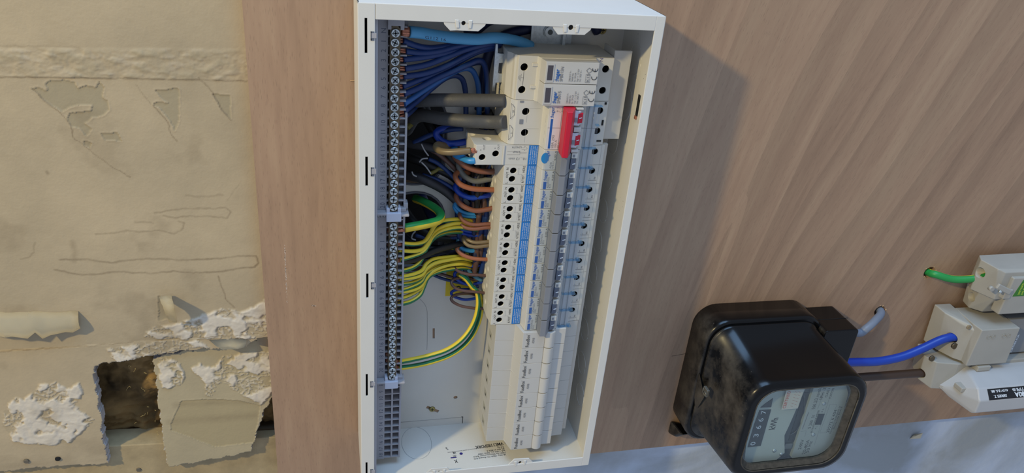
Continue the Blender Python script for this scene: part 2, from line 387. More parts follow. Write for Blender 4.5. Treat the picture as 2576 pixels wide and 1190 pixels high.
# ================================================================== setting: wall, board
def value_noise(A, B, scale, seed):
    rs = np.random.RandomState(seed); g = rs.rand(96, 96)
    x = A / scale + 1000.37; y = B / scale + 1000.71
    xi = np.floor(x).astype(int); yi = np.floor(y).astype(int); fx = x - xi; fy = y - yi
    fx = fx * fx * (3 - 2 * fx); fy = fy * fy * (3 - 2 * fy)
    q = lambda i, j: g[(xi + i) % 96, (yi + j) % 96]
    return (q(0, 0) * (1 - fx) + q(1, 0) * fx) * (1 - fy) + (q(0, 1) * (1 - fx) + q(1, 1) * fx) * fy
def fbm(A, B, scale, seed, octv=4):
    s = 0; t = 0
    for k in range(octv): s = s + value_noise(A, B, scale / 2 ** k, seed + k) / 1.7 ** k; t += 1 / 1.7 ** k
    return s / t
def inside(A, B, poly):
    r = np.zeros(A.shape, bool); n = len(poly)
    for i in range(n):
        (x1, y1), (x2, y2) = poly[i], poly[(i + 1) % n]
        if y1 == y2: continue
        c = ((y1 > B) != (y2 > B)) & (A < (x2 - x1) * (B - y1) / (y2 - y1) + x1); r ^= c
    return r
def dist_poly(A, B, pts, closed=False):
    d = np.full(A.shape, 1e9); n = len(pts)
    for i in range(n if closed else n - 1):
        (x1, y1), (x2, y2) = pts[i], pts[(i + 1) % n]; dx, dy = x2 - x1, y2 - y1; L = dx * dx + dy * dy + 1e-9
        t = np.clip(((A - x1) * dx + (B - y1) * dy) / L, 0, 1); d = np.minimum(d, np.hypot(A - x1 - t * dx, B - y1 - t * dy))
    return d
def px2(poly, d=-15): return [P(x, y, d)[:2] for x, y in poly]
def surface_detail(A, B, dd, olive, artex, lines):
    """height (mm) and wear colour of old papered plaster; polygons are (a,b)"""
    ja = (fbm(A, B, 5, 11) - .5) * 5; jb = (fbm(A, B, 5, 21) - .5) * 5
    AA, BB = A + ja, B + jb
    h = (fbm(A, B, 60, 1) - .5) * 1.2 + (fbm(A, B, 3, 5, 2) - .5) * 0.12
    R_ = np.zeros(A.shape); G_ = np.zeros(A.shape); Bc = np.zeros(A.shape)
    for p in olive:
        m = inside(A + ja * .35, B + jb * .35, p); e = dist_poly(A + ja * .35, B + jb * .35, p, True)
        h = np.where(m, h - 0.45, h + np.where(e < 1.4, 0.25 * (1.4 - e), 0)); R_ = np.where(m, 0.85, R_)
    for p in artex:
        m = inside(AA, BB, p); e = np.where(m, dist_poly(AA, BB, p, True), 0)
        wx, wy = (fbm(A, B, 6, 301, 3) - .5) * 9, (fbm(A, B, 6, 311, 3) - .5) * 9; blob = fbm(A + wx, B + wy, 12, 31, 2); wr = np.abs(fbm(A + wx * .4, B + wy * .4, 3.6, 41, 2) - .5) * 2; low = value_noise(A, B, 26, 321)
        cell = np.clip((blob - .455 + (low - .5) * .12) * 11, 0, 1) ** .8 * np.clip(e / 1.5, 0, 1)
        rid = np.clip(1 - wr * 4.5, 0, 1) * (1 - cell)
        h = h + np.where(m, cell * (1.0 + 1.3 * fbm(A + wx, B + wy, 7, 51, 2)) + rid * 1.0, 0)
        G_ = np.where(m, np.maximum(G_, np.maximum(cell * 0.95, rid * .6)), G_)
        R_ = np.where(m & (cell < .3), 0.3, R_)
    for pts, wd, amt in lines:
        e = dist_poly(A + ja * .5, B + jb * .5, pts); k = np.clip(1 - e / wd, 0, 1) * amt
        Bc = np.maximum(Bc, k * (0.5 + fbm(A, B, 15, 61)))
    return h, R_, G_, np.clip(Bc, 0, 1)
def sheet(name, m, a0, a1, b0, b1, res, depth, keep, olive, artex, lines, thick, parent=None, extra=None, skirts=True, **tags):
    na = int((a1 - a0) / res) + 1; nb = int((b1 - b0) / res) + 1
    A, B = np.meshgrid(np.linspace(a0, a1, na), np.linspace(b0, b1, nb), indexing='ij')
    h, R_, G_, Bc = surface_detail(A, B, depth, olive, artex, lines)
    D = (depth(A, B) if callable(depth) else depth) + h
    if extra is not None: D, R_, G_, Bc = extra(A, B, D, R_, G_, Bc)
    Ac, Bm = (A[:-1, :-1] + A[1:, 1:]) / 2, (B[:-1, :-1] + B[1:, 1:]) / 2
    k = keep(Ac + (fbm(Ac, Bm, 7, 71, 4) - .5) * 6, Bm + (fbm(Ac, Bm, 7, 81, 4) - .5) * 6)
    idx = np.arange(na * nb).reshape(na, nb)
    q = np.stack([idx[:-1, :-1], idx[1:, :-1], idx[1:, 1:], idx[:-1, 1:]], -1)[k]
    used = np.zeros(na * nb, bool); used[q.ravel()] = True; remap = np.cumsum(used) - 1; q = remap[q]
    co = np.stack([B.ravel(), -D.ravel(), 1500 - A.ravel()], -1)[used] / 1000
    col = np.stack([R_.ravel(), G_.ravel(), Bc.ravel(), np.ones(na * nb)], -1)[used]
    nq = len(q)
    if thick:
        ed = np.concatenate([q[:, [0, 1]], q[:, [1, 2]], q[:, [2, 3]], q[:, [3, 0]]]); key = np.sort(ed, 1)
        u, inv, cnt = np.unique(key, axis=0, return_inverse=True, return_counts=True); be = ed[cnt[inv.ravel()] == 1]
        bv = np.unique(be); m2 = {v: len(co) + i for i, v in enumerate(bv)}
        back = co[bv].copy(); back[:, 1] += thick / 1000; co = np.vstack([co, back]); col = np.vstack([col, col[bv]])
        sk = np.array([[e[1], e[0], m2[e[0]], m2[e[1]]] for e in be]); q = np.vstack([q, sk])
    org = origin(parent) if parent is not None else Vector(co.mean(0))
    co = co - np.array(org)
    me = bpy.data.meshes.new(name); me.vertices.add(len(co)); me.vertices.foreach_set('co', co.ravel())
    me.loops.add(len(q) * 4); me.loops.foreach_set('vertex_index', q.ravel().astype(np.int32))
    me.polygons.add(len(q)); me.polygons.foreach_set('loop_start', (np.arange(len(q)) * 4).astype(np.int32)); me.polygons.foreach_set('loop_total', np.full(len(q), 4, np.int32))
    mi = np.zeros(len(q), np.int32); mi[nq:] = 1; me.polygons.foreach_set('material_index', mi)
    sm = np.ones(len(q), bool); sm[nq:] = False; me.polygons.foreach_set('use_smooth', sm)
    me.update(calc_edges=True); at = me.attributes.new('wear', 'FLOAT_COLOR', 'POINT'); at.data.foreach_set('color', col.ravel())
    me.materials.append(m); me.materials.append(edge_m)
    o = bpy.data.objects.new(name, me); C.objects.link(o)
    if parent is not None: o.parent = parent
    else: o.location = org
    o['_o'] = list(org); return tag(o, **tags)

OL = [[(80, 222), (98, 218), (115, 230), (120, 225), (113, 212), (125, 203), (160, 201), (188, 207), (195, 222), (215, 215), (240, 220), (248, 205), (262, 220), (258, 245), (270, 255), (275, 275), (262, 290), (235, 295), (215, 312), (230, 325), (218, 345), (200, 322), (180, 320), (168, 300), (175, 285), (230, 278), (232, 265), (195, 265), (155, 280), (125, 262), (108, 250)],
      [(390, 228), (445, 222), (452, 225), (450, 300), (440, 330), (425, 300), (405, 275), (385, 263), (395, 257), (425, 260), (405, 245)],
      [(535, 236), (580, 240), (582, 300), (560, 280), (548, 262)], [(252, 337), (295, 333), (305, 355), (262, 352)], [(210, 355), (232, 360), (225, 372), (212, 365)],
      [(398, 745), (433, 748), (430, 800), (400, 808)]]
AX = [[(44, 995), (63, 1001), (105, 963), (139, 959), (168, 976), (202, 959), (210, 988), (189, 1018), (239, 1055), (197, 1093), (176, 1114), (126, 1119), (34, 1110), (8, 1068), (13, 1026)],
      [(362, 845), (378, 828), (400, 818), (440, 812), (480, 800), (530, 785), (560, 776), (600, 782), (640, 770), (672, 748), (676, 835), (640, 850), (520, 852), (400, 853)],
      [(265, 878), (330, 866), (400, 858), (500, 855), (525, 872), (440, 880), (380, 894), (300, 912)]]
LN = [([(150, 653), (210, 652), (280, 660), (350, 651), (400, 652), (470, 655), (560, 650), (610, 643), (645, 645), (652, 660), (640, 672), (600, 675), (560, 682), (500, 687), (440, 683), (380, 688), (300, 683), (240, 690), (190, 690), (140, 678)], 1.5, .75),
      ([(390, 535), (420, 530), (465, 525), (520, 525), (570, 523), (581, 533), (572, 548), (550, 548), (540, 545), (500, 545), (460, 544), (440, 550), (410, 542)], 1.2, .6),
      ([(340, 558), (385, 560)], 1.5, .5), ([(240, 588), (285, 586), (320, 580), (350, 583), (400, 580), (440, 588), (460, 575), (463, 562), (450, 556)], 1.3, .55), ([(470, 492), (520, 495), (560, 490)], 1.5, .4),
      ([(80, 222), (110, 252), (150, 282), (180, 320), (182, 345), (207, 362), (255, 400), (290, 425), (330, 445)], .8, .8), ([(343, 215), (360, 240), (380, 262)], .7, .6),
      ([(385, 263), (420, 305), (428, 335), (445, 358)], .8, .9), ([(500, 195), (535, 235), (560, 280), (582, 303)], .9, .8), ([(88, 610), (86, 635), (70, 648), (52, 653)], 1, .5),
      ([(550, 695), (560, 730), (570, 755), (590, 775)], 1, .8), ([(570, 505), (605, 458)], .6, .3),
      ([(0, 883), (240, 868), (450, 852), (690, 836)], .9, .9), ([(0, 194), (320, 197), (620, 204)], .8, .7), ([(0, 115), (200, 118)], 1.2, .35),
      ([(183, 610), (190, 640), (185, 655)], 4, .4), ([(60, 1160), (70, 1160)], 4, .5), ([(118, 432), (121, 436)], 2, .8), ([(50, 1180), (330, 740)], .01, .01)]
HOLE = [(236, 918), (300, 905), (400, 890), (470, 880), (560, 874), (625, 868), (650, 850), (676, 846), (745, 846), (745, 1150), (560, 1150), (272, 1166), (266, 1130), (250, 1030)]
hole_ab = px2(HOLE)
lower_edge = px2([(-200, 1196), (0, 1183), (140, 1173), (272, 1164), (430, 1158), (690, 1140), (760, 1136)])
band = (P(0, 118, -15)[1], P(0, 194, -15)[1])
def wall_extra(A, B, D, R_, G_, Bc):
    # rough scraped band between two seams, its limits following the photo's perspective-free b range
    bt = np.interp(A, [P(0, 118, -15)[0], P(620, 122, -15)[0]], [P(0, 118, -15)[1], P(620, 122, -15)[1]])
    bb = np.interp(A, [P(0, 194, -15)[0], P(620, 204, -15)[0]], [P(0, 194, -15)[1], P(620, 204, -15)[1]])
    k = np.clip((bt - B) / 3, 0, 1) * np.clip((B - bb) / .8, 0, 1)
    rough = fbm(A * .7, B, 6, 91, 5); crisp = np.clip((fbm(A * .6, B * 1.5, 7, 95, 4) - .55) * 6, 0, 1)
    D = D + k * (0.5 + (rough - .5) * 2.0 + crisp * .35); R_ = np.maximum(R_, k * np.clip((rough - .45) * 3, 0, .5)); G_ = np.maximum(G_, k * crisp * .12)
    # board below the lower seam stands a touch proud
    seam = np.interp(A, [p[0] for p in px2([(0, 883), (240, 868), (690, 836)])], [p[1] for p in px2([(0, 883), (240, 868), (690, 836)])])
    D = D + np.where(B < seam, .9, 0)
    st = (fbm(A * .25, B, 30, 101) - .5); Bc = np.maximum(Bc, np.clip((np.where(B < seam - 40, st, -1)) * 1.6, 0, .35))
    Bc = np.maximum(Bc, np.clip((fbm(A, B, 40, 111) - .62) * 2.2, 0, .3))
    return D, R_, G_, Bc
low_a = [p[0] for p in lower_edge]; low_b = [p[1] for p in lower_edge]
wall = sheet('wall_back', wall_m, -420, -60, -600, 60, 0.85, -15, lambda A, B: ~inside(A, B, hole_ab) & (B > np.interp(A, low_a, low_b)), [px2(p) for p in OL], [px2(p) for p in AX], [(px2(p), w_, k) for p, w_, k in LN], 11, extra=wall_extra, kind='structure')
# rest of the wall: bare plaster below the board and behind it
mb = MB()
for (a0, a1, b0, b1) in ((-60, 25, -900, 300), (25, 80, -900, -270), (25, 80, -80, 300), (80, 1300, -900, 300), (-900, -420, -900, 300), (-420, -60, 60, 300)): mb.quad_box(a0, a1, b0, b1, -26, -15.5)
plaster2 = bpy.data.materials.new('mottled_bare_plaster'); plaster2.use_nodes = True
def mottled(m):
    nt = m.node_tree; n = nt.nodes; L = nt.links; b = n['Principled BSDF']; tc = n.new('ShaderNodeTexCoord')
    z = n.new('ShaderNodeTexNoise'); z.inputs['Scale'].default_value = 9; z.inputs['Detail'].default_value = 9; z.inputs['Distortion'].default_value = 0.5; L.new(tc.outputs['Object'], z.inputs['Vector'])
    r = n.new('ShaderNodeValToRGB'); e = r.color_ramp.elements; e[0].position = .36; e[0].color = lin((158, 164, 168)); e[1].position = .62; e[1].color = lin((192, 204, 222)); L.new(z.outputs[0], r.inputs[0]); L.new(r.outputs[0], b.inputs['Base Color'])
    b.inputs['Roughness'].default_value = .9; z2 = n.new('ShaderNodeTexNoise'); z2.inputs['Scale'].default_value = 60; z2.inputs['Detail'].default_value = 6; L.new(tc.outputs['Object'], z2.inputs['Vector'])
    bp = n.new('ShaderNodeBump'); bp.inputs['Strength'].default_value = .5; bp.inputs['Distance'].default_value = .003; L.new(z2.outputs[0], bp.inputs['Height']); L.new(bp.outputs[0], b.inputs['Normal'])
mottled(plaster2)
mb.build('wall_front_plaster', plaster2, kind='structure')
# cavity behind the broken plasterboard
mb = MB(); mb.quad_box(-420, 100, -620, -60, -75, -70); mb.quad_box(-420, -300, -620, -60, -70, -30); mb.build('wall_cavity', cavity_m, kind='structure')  # dark backing, the cavity's shade put into its colour
# lower timber the boards are nailed to
mb = MB(); e0, e1 = low_b[0], low_b[-1]
mb.prism([(-420, -700), (-62, -700), (-62, e1 + 14), (-420, e0 + 16)], -50, -24, 'd', bev=1.0); t = mb.build('trim_1', timber_m, kind='structure')
mb = MB(); ab = px2([(262, 1118), (700, 1085), (700, 1150), (262, 1165)], -30)
mb.prism(ab, -52, -36, 'd', bev=1); mb.build('cavity_batten', timber_dk, label='dusty dark timber batten along the bottom of the broken wall opening', cat='batten')
# mineral wool
def wool():
    a0, a1, b0, b1 = -330, -62, -482, -345; na, nb = 150, 100
    A, B = np.meshgrid(np.linspace(a0, a1, na), np.linspace(b0, b1, nb), indexing='ij')
    D = -48 + (fbm(A, B, 38, 201, 5) - .5) * 34 + (fbm(A * .4, B, 8, 211, 3) - .5) * 8
    mb = MB(); vs = [[mb.bm.verts.new((A[i, j], B[i, j], min(-30, D[i, j]))) for j in range(nb)] for i in range(na)]
    for i in range(na - 1):
        for j in range(nb - 1): mb.bm.faces.new((vs[i][j], vs[i + 1][j], vs[i + 1][j + 1], vs[i][j + 1])).smooth = True
    o = mb.build('wall_insulation', insul_m, label='brown fluffy mineral wool showing in the broken wall opening', cat='insulation', kind='stuff')
    rs = random.Random(3); fb = MB()
    for _ in range(46):
        x, y, z = rs.uniform(-230, -140), rs.uniform(-470, -360), -30 + rs.uniform(-4, 1); q = [(x, y, z)]
        for k in range(3): x += rs.uniform(-2.2, 2.2); y += rs.uniform(-2.2, 2.2); z += rs.uniform(-1, 1.0); q.append((x, y, z))
        fb.tube(q, .13, 4, sub=3)
    fb.build('loose_fibre', mat('pale_wool_fibre', (190, 168, 110), .9), o)
wool()
# loose piece of plasterboard
OFF = [(386, 912), (410, 896), (520, 880), (640, 862), (688, 880), (692, 985), (676, 1015), (664, 1030), (655, 1060), (645, 1085), (640, 1110), (632, 1132), (560, 1146), (425, 1168), (416, 1130), (404, 1050), (398, 1000)]
off_ab = px2(OFF, -16)
sheet('plasterboard_piece', offcut_m, min(p[0] for p in off_ab) - 2, max(p[0] for p in off_ab) + 2, min(p[1] for p in off_ab) - 2, max(p[1] for p in off_ab) + 2, 0.8, lambda A, B: -19 + (B - off_ab[1][1]) * -0.045,
      lambda A, B: inside(A, B, off_ab), [px2(p, -16) for p in [[(455, 1010), (520, 1005), (600, 1008), (655, 1020), (640, 1110), (540, 1120), (430, 1080), (430, 1065)]]],
      [px2(p, -16) for p in [[(392, 905), (440, 908), (462, 925), (466, 950), (455, 972), (410, 980), (398, 950)], [(478, 930), (500, 918), (540, 925), (560, 898), (600, 893), (684, 886), (690, 985), (660, 1018), (620, 1000), (590, 985), (565, 965), (545, 968), (532, 1000), (518, 1000), (515, 965)]]],
      [(px2([(430, 1060), (640, 1045)], -16), 7, .35), (px2([(440, 1020), (650, 1010)], -16), 5, .3)], 10, label='broken rectangle of old plasterboard with white artex patches, leaning over the wall opening', cat='plasterboard')
# peeling paper flaps (children of the wall surface they peel from)
def flap(rows, name='peeled_paper', par=wall, th=.35):
    mb = MB(); g = [[mb.bm.verts.new(p) for p in r] for r in rows]
    for i in range(len(g) - 1):
        for j in range(len(g[0]) - 1): mb.bm.faces.new((g[i][j], g[i + 1][j], g[i + 1][j + 1], g[i][j + 1])).smooth = True
    bmesh.ops.solidify(mb.bm, geom=mb.bm.faces[:], thickness=th); return mb.build(name, paper_m, par)
def L2(p, q, t): return tuple(p[i] + (q[i] - p[i]) * t for i in range(3))
rs = random.Random(5); rows = []
for i in range(15):
    t_ = i / 14; x = -60 + 265 * t_; top = P(x - 8 * t_, 785 - 1 * t_ + rs.uniform(-2, 2), -14.5); bot = P(x, (828 + 22 * math.sin(t_ * 3.0) - (12 if 7 < i < 9 else 0)) - 8 * t_ + rs.uniform(-4, 4), -8 + 3 * math.sin(t_ * 5))
    rows.append([L2(top, bot, s)[:2] + (L2(top, bot, s)[2] + 5 * math.sin(s * math.pi * .75),) for s in (0, .25, .5, .75, 1)])
flap(rows)
rows = []
for i in range(9):
    t_ = i / 8; l = P(398 + 28 * t_ + rs.uniform(-1, 1), 745 + 66 * t_, -14 + 16 * math.sin(t_ * 2.6) * .9); r_ = P(431 + 15 * t_ + rs.uniform(-1, 1), 743 + 68 * t_ + rs.uniform(-1, 1), -13 + 20 * math.sin(t_ * 2.6))
    rows.append([l, L2(l, r_, .5), r_])
flap(rows)
flap([[P(525, 855, -14), P(545, 872, -9), P(560, 880, -6)], [P(580, 852, -14), P(590, 870, -9), P(600, 878, -5)], [P(620, 848, -14), P(620, 862, -10), P(615, 874, -6)]])
flap([[P(645, 850, -14), P(650, 868, -10)], [P(668, 848, -14), P(670, 872, -9)], [P(690, 846, -14), P(690, 875, -10)]])
# nail heads on the lower boards
for (x, y, lab) in ((145, 1155, 'dark nail hole in the board below the left artex patch'), (66, 1161, 'flat round nail head at the lower left corner of the wall'), (349, 1182, 'flat nail head on the timber under the broken opening')):
    c = P(x, y, -13.2 if y < 1170 else -23.5); mb = MB(); mb.cyl((c[0], c[1], c[2] - .6), 'd', 2.6, 1.2, 16, r2=2.2); mb.cyl((c[0], c[1], c[2] - 10), 'd', 1.2, 9.6, 8)
    mb.build('nail', mat('dull_nail', (112, 104, 90), .6, .4) if x != 145 else dk, label=lab, cat='nail')

# plywood board
mb = MB(); mb.quad_box(-84, 1000, -521, 130, -15, 0, 0)
board = mb.build('plywood_board', wood_m, base=(0, 0, 0), label='beech-faced plywood sheet fixed to the wall, carrying the meter and the fuse board', cat='plywood board')
def rrect(a0, a1, b0, b1, r, n=6):
    out = []
    for cx, cy, s in ((a1 - r, b1 - r, 0), (a0 + r, b1 - r, 90), (a0 + r, b0 + r, 180), (a1 - r, b0 + r, 270)):
        for k in range(n + 1):
            q = math.radians(s + 90 * k / n); out.append((cx + r * math.cos(q), cy + r * math.sin(q)))
    return out
KO = [(26, 78, -171, -88, 24), (26, 80, -263, -180, 26)]
hA = P(2213, 783, 0); hB = P(2338, 686, 0)
cut(board, [MB().prism(rrect(k[0] - 6, k[1] + 6, k[2] - 3.5, k[3] + 3.5, k[4]), -20, 5, 'd') for k in KO] + [MB().cyl((hA[0], hA[1], -20), 'd', 7.2, 30, 24), MB().cyl((hB[0], hB[1], -20), 'd', 7.5, 30, 24)])
rs = random.Random(9)
for hc, r_ in ((hA, 7.2), (hB, 7.5)):
    mb = MB()
    for k in range(15):
        q = rs.uniform(0, 2 * math.pi) if rs.random() < .4 else rs.uniform(-2.4, .4); rr = r_ + rs.uniform(-.6, 2.0)
        mb.sphere((hc[0] + rr * math.cos(q), hc[1] + rr * math.sin(q), .1), rs.uniform(.35, .9), (rs.uniform(.6, 2.4), rs.uniform(.6, 2.2), .5), u=6, v=4)
    mb.build('splintered_rim', mat('raw_wood_splinter', (196, 160, 118), .8), board)
c = P(1690, 896, .05)
strip([c[:2], P(1735, 888, .05)[:2]], .5, .06, mat('scratch', (70, 56, 48), .9), board, 'pencil_mark')

rs = random.Random(21); mb = MB()
for _ in range(60):
    y = rs.triangular(612, 790, 640); p = P(716 + (y - 612) * .04 + rs.uniform(-1.6, 1.6), y, .03); q = P(716 + (y - 612) * .04 + rs.uniform(-1.6, 1.6), y + rs.uniform(2, 7), .03); strip([p[:2], q[:2]], rs.uniform(.15, .45), .05, None, None, mb=mb)
for _ in range(14): p = P(786 + rs.uniform(-4, 4), 769 + rs.uniform(-2, 2), .03); strip([p[:2], (p[0] + rs.uniform(1, 3), p[1] + rs.uniform(-.5, .5))], .3, .05, None, None, mb=mb)
mb.build('paint_scuff', mat('pale_scuff', (206, 190, 178), .8), board)
mb = MB()
for x0, y0, x1, y1 in ((893, 222, 896, 300), (894, 285, 895, 408), (881, 203, 897, 204), (897, 440, 898, 475)): p, q = P(x0, y0, .5), P(x1, y1, .5); mb.tube([p, L2(p, q, .5), q], .35, 5)
mb.build('wood_splinter', mat('raw_wood_splinter', (196, 160, 118), .8), board)
# ================================================================== enclosure
W_, L_, D_ = 232.0, 458.0, 79.0
box = thing('consumer_unit', (W_ / 2, -L_ / 2, 0), 'open white steel fuse board enclosure mounted on the plywood', 'fuse box')
bp_ = MB().quad_box(0, W_, -L_, 0, 0, 1.4).build('back_panel', white_steel, box)
sA, sB = P(1091, 826, 1.4), P(1091, 852, 1.4); kA = P(1073, 1024, 1.4); kB = P(1103, 1036, 1.4); hh = P(1146, 1000, 1.4)
def slot(p, q, r):
    v = Vector((q[0] - p[0], q[1] - p[1])); n = Vector((-v.y, v.x)).normalized() * r
    return MB().prism([(p[0] + n.x, p[1] + n.y), (q[0] + n.x, q[1] + n.y), (q[0] - n.x, q[1] - n.y), (p[0] - n.x, p[1] - n.y)], -1, 4, 'd')
cut(bp_, [MB().prism(rrect(*k), -3, 4, 'd') for k in KO] + [slot(sA, sB, 1.1), slot(kA, kB, 1.9), MB().cyl((hh[0], hh[1], -1), 'd', 2.2, 5, 20)])
MB().quad_box(0, 1.2, -L_, 0, 0, D_, .3).build('side_panel', white_steel, box, )
MB().quad_box(W_ - 1.2, W_, -L_, 0, 0, D_, .3).build('side_panel', white_steel, box)
MB().quad_box(0, W_, -1.2, 0, 0, D_, .3).build('end_panel', white_steel, box)
MB().quad_box(0, W_, -L_, -L_ + 1.2, 0, D_, .3).build('end_panel', white_steel, box)
# front lips
ll = MB().quad_box(.1, 12.2, -L_ + .2, -.2, D_ - 1.4, D_ + .1, .45).build('front_lip', white_steel, box)
cl = []
for y0, y1, x in ((45, 134, 920.5), (394, 468, 922), (688, 750, 924), (941, 997, 922.5), (1163, 1215, 922)):
    p, q = P(x, y0, D_), P(x, y1, D_); cl.append(MB().quad_box(p[0] - .95, p[0] + .95, q[1], p[1], D_ - 5, D_ + 4))
cut(ll, cl)
# added dark plate under the slots, its colour standing in for shade inside them
MB().quad_box(1.4, 11, -L_ + 4, -4, D_ - 9, D_ - 8, 0).build('slot_shade_plate', dk, box)
MB().quad_box(224.2, W_ - .1, -L_ + .2, -.2, D_ - 1.4, D_ + .1, .45).build('front_lip', white_steel, box)
tl = MB(); tl.quad_box(12.4, 224.4, -11.4, -.1, D_ - 1.3, D_ + .15, .45)
tl = tl.build('front_lip', white_steel, box)
bl_ = MB().quad_box(12.4, 224.4, -L_ + .1, -L_ + 11.2, D_ - 1.3, D_ + .15, .45).build('front_lip', white_steel, box)
for lip_, hs_ in ((tl, ((1166, 58, 1.6), (1436, 69, 2.0))), (bl_, ((1308, 1163, 1.7),))):
    cut(lip_, [MB().cyl((P(x, y, D_)[0], P(x, y, D_)[1], D_ - 8), 'd', r, 14, 18) for x, y, r in hs_])
def tabp(pts, hole, hr=1.6, d=D_ - .6, dir_=-1):
    q = [P(x, y, d)[:2] for x, y in pts]
    base_b = -8 if dir_ < 0 else -L_ + 8
    q = [(q[0][0] - 2, base_b)] + q + [(q[-1][0] + 2, base_b)]
    o = MB().prism(q, d - 1.0, d + .35, 'd', bev=.25).build('screw_tab', white_steel, box)
    h = P(*hole, d); cut(o, [MB().cyl((h[0], h[1], d - 6), 'd', hr, 12, 18)])
    MB().cyl((h[0], h[1], d - 1.9), 'd', hr * 1.1, .8, 16).build('screw_hole_shade', dk, o)  # dark disc behind the hole, standing in for its shade
    # raised dimple rims
    a0, a1 = h[0] - 6.5, h[0] + 6.5; s = dir_
    MB().prism([(a0, h[1] + 2.4), (a0 + 3, h[1] + 2.2), (a0 + 3.5, h[1] - 3.4), (a0 + 1.2, h[1] - 3.6)], d + .2, d + 1.15, 'd', bev=.4).build('pressed_rib', white_steel, o)
    MB().prism([(a1 - 2.6, h[1] - 3.4), (a1 - 3, h[1] + 2.2), (a1, h[1] + 2.4), (a1 - .8, h[1] - 3.6)], d + .2, d + 1.15, 'd', bev=.4).build('pressed_rib', white_steel, o)
tabp([(1118, 62), (1132, 77), (1150, 76), (1203, 79), (1220, 65)], (1166, 58))
tabp([(1392, 72), (1403, 87), (1425, 86), (1470, 88), (1485, 76)], (1436, 69), 2.0)
tabp([(1278, 1170), (1294, 1155), (1331, 1153), (1343, 1165)], (1308, 1163), 1.7, dir_=1)
tabp([(1070, 1192), (1085, 1179), (1126, 1176), (1140, 1192)], (1104, 1186), 1.2, dir_=1)
# slide clips on the left lip
for x, y0, y1 in ((938, 79, 102), (938, 421, 443), (938, 710, 727), (936, 959, 974), (936, 1180, 1195)):
    p, q = P(x, y0, D_), P(x, y1, D_); b1_, b0_ = p[1], q[1]; a_ = p[0]
    mb = MB(); mb.quad_box(a_ - 1.6, a_ - .9, b0_, b1_, D_ + .1, D_ + .5, .1); mb.quad_box(a_ - 1.6, a_ + .9, b1_ - .9, b1_, D_ + .1, D_ + .5, .1); mb.quad_box(a_ - 1.6, a_ + .9, b0_, b0_ + 1.6, D_ + .1, D_ + .5, .1)
    mb.build('clip_edge', dgrey, box)
    MB().quad_box(a_ - .8, a_ + 2.6, b0_ + 1.8, b1_ - 1.0, D_ + .05, D_ + .6, .15).build('slide_clip', bar_pla, box)
MB().quad_box(12.1, 14.3, -L_ + 11, -11.5, 50, D_ - 2, .4).build('inner_channel', bar_pla, box)
# knock-out rings, pressed lines
for x, y, r_ in ((1612, 160, 13), (1588, 272, 16), (1553, 366, 12), (1539, 459, 12), (1527, 543, 12), (1513, 622, 12), (1501, 700, 12), (1489, 773, 12), (1479, 845, 12), (1472, 930, 12), (1468, 1010, 12)):
    c = PA(x, y, 230.8); mb = MB(); n = 30
    pts = [(230.7, c[1] + r_ * math.sin(q), c[2] - r_ + r_ * math.cos(q)) for q in [2 * math.pi * k / n for k in range(n + 1)]]
    pts = [p for p in pts if 2 < p[2] < 76]
    if len(pts) > 6:
        j = max(range(len(pts)), key=lambda i: (Vector(pts[i]) - Vector(pts[i - 1])).length); pts = pts[j:] + pts[:j]
        mb.tube(pts, .28, 5, sub=1); mb.build('knockout', white_steel, box)
MB().tube([(40, -447.6, 1.5), (112, -447.6, 1.5)], .22, 5, sub=1).build('pressed_line', mat('pressed_line_shade', (168, 168, 168), .5), box)
MB().tube([(110, -447, 1.6), (111.5, -447, 1.6), (111.5, -456, 1.6)], .3, 5, sub=1).build('bend_slot', dk, box)
n = 36; MB().tube([(PB(1048, 1114, -L_ + 1.25)[0] + 15.5 * math.cos(2 * math.pi * k / n), -L_ + 1.25, PB(1048, 1114, -L_ + 1.25)[2] + 24 * math.sin(2 * math.pi * k / n)) for k in range(n + 1)], .22, 5, sub=1).build('knockout', mat('pressed_line_shade', (168, 168, 168), .5), box)
MB().tube([P(x, y, 1.5) for x, y in ((1056, 752), (1068, 765), (1074, 780), (1075, 800), (1075, 850), (1074, 880))], .2, 5).build('knockout', MATS['pressed_line_shade'], box)
for k in KO:
    rr = rrect(k[0] - .5, k[1] + .5, k[2] - .5, k[3] + .5, k[4]); MB().tube([(p[0], p[1], 2.2) for p in rr + rr[:1]], 1.1, 8, sub=1).build('grommet_strip', mat('grey_grommet', (88, 90, 100), .5), box)
# yellow sticker
q = [P(x, y, 1.6)[:2] for x, y in ((1130, 665), (1186, 665), (1205, 745), (1120, 745))]; a0, a1, b0, b1 = q[3][0], q[3][0] + 32, q[3][1], q[3][1] + 40
st_ = MB().quad_box(a0, a1, b0, b1, 1.45, 1.6).build('warning_sticker', yel_lab, box)
text('o o', a0 + 15, b0 + 6, 1.66, 11, black_ink, st_, 'up', fit=13, bold=.02)
# printing on the inside of the lower end panel
pb = -L_ + 1.45
def ftext(s, p0, p1, size, bold=0.0, m=black_ink):
    """upside-down print on the lower end panel, baseline from pixel p0 to p1"""
    A0, A1 = PB(p0[0], p0[1], pb), PB(p1[0], p1[1], pb); v = Vector((A1[0] - A0[0], A1[2] - A0[2])); fit = v.length; v.normalize(); n_ = Vector((-v.y, v.x))
    if n_.y < 0: n_ = -n_
    o = text(s, 0, 0, 0, size, m, box, 'up', fit=fit, bold=bold); org = origin(box); vs, fs = TXT[(s, bold, 1.0, 'LEFT')]; wd = max(q.x for q in vs) - min(q.x for q in vs)
    for i, q in enumerate(vs): o.data.vertices[i].co = V(A0[0] + v.x * q.x * fit / wd + n_.x * q.y * size, pb, A0[2] + v.y * q.x * fit / wd + n_.y * q.y * size) - org
    return o
ftext('VML118SPDRK', (1264, 1112.5), (1194, 1122.5), 5.6, .012)
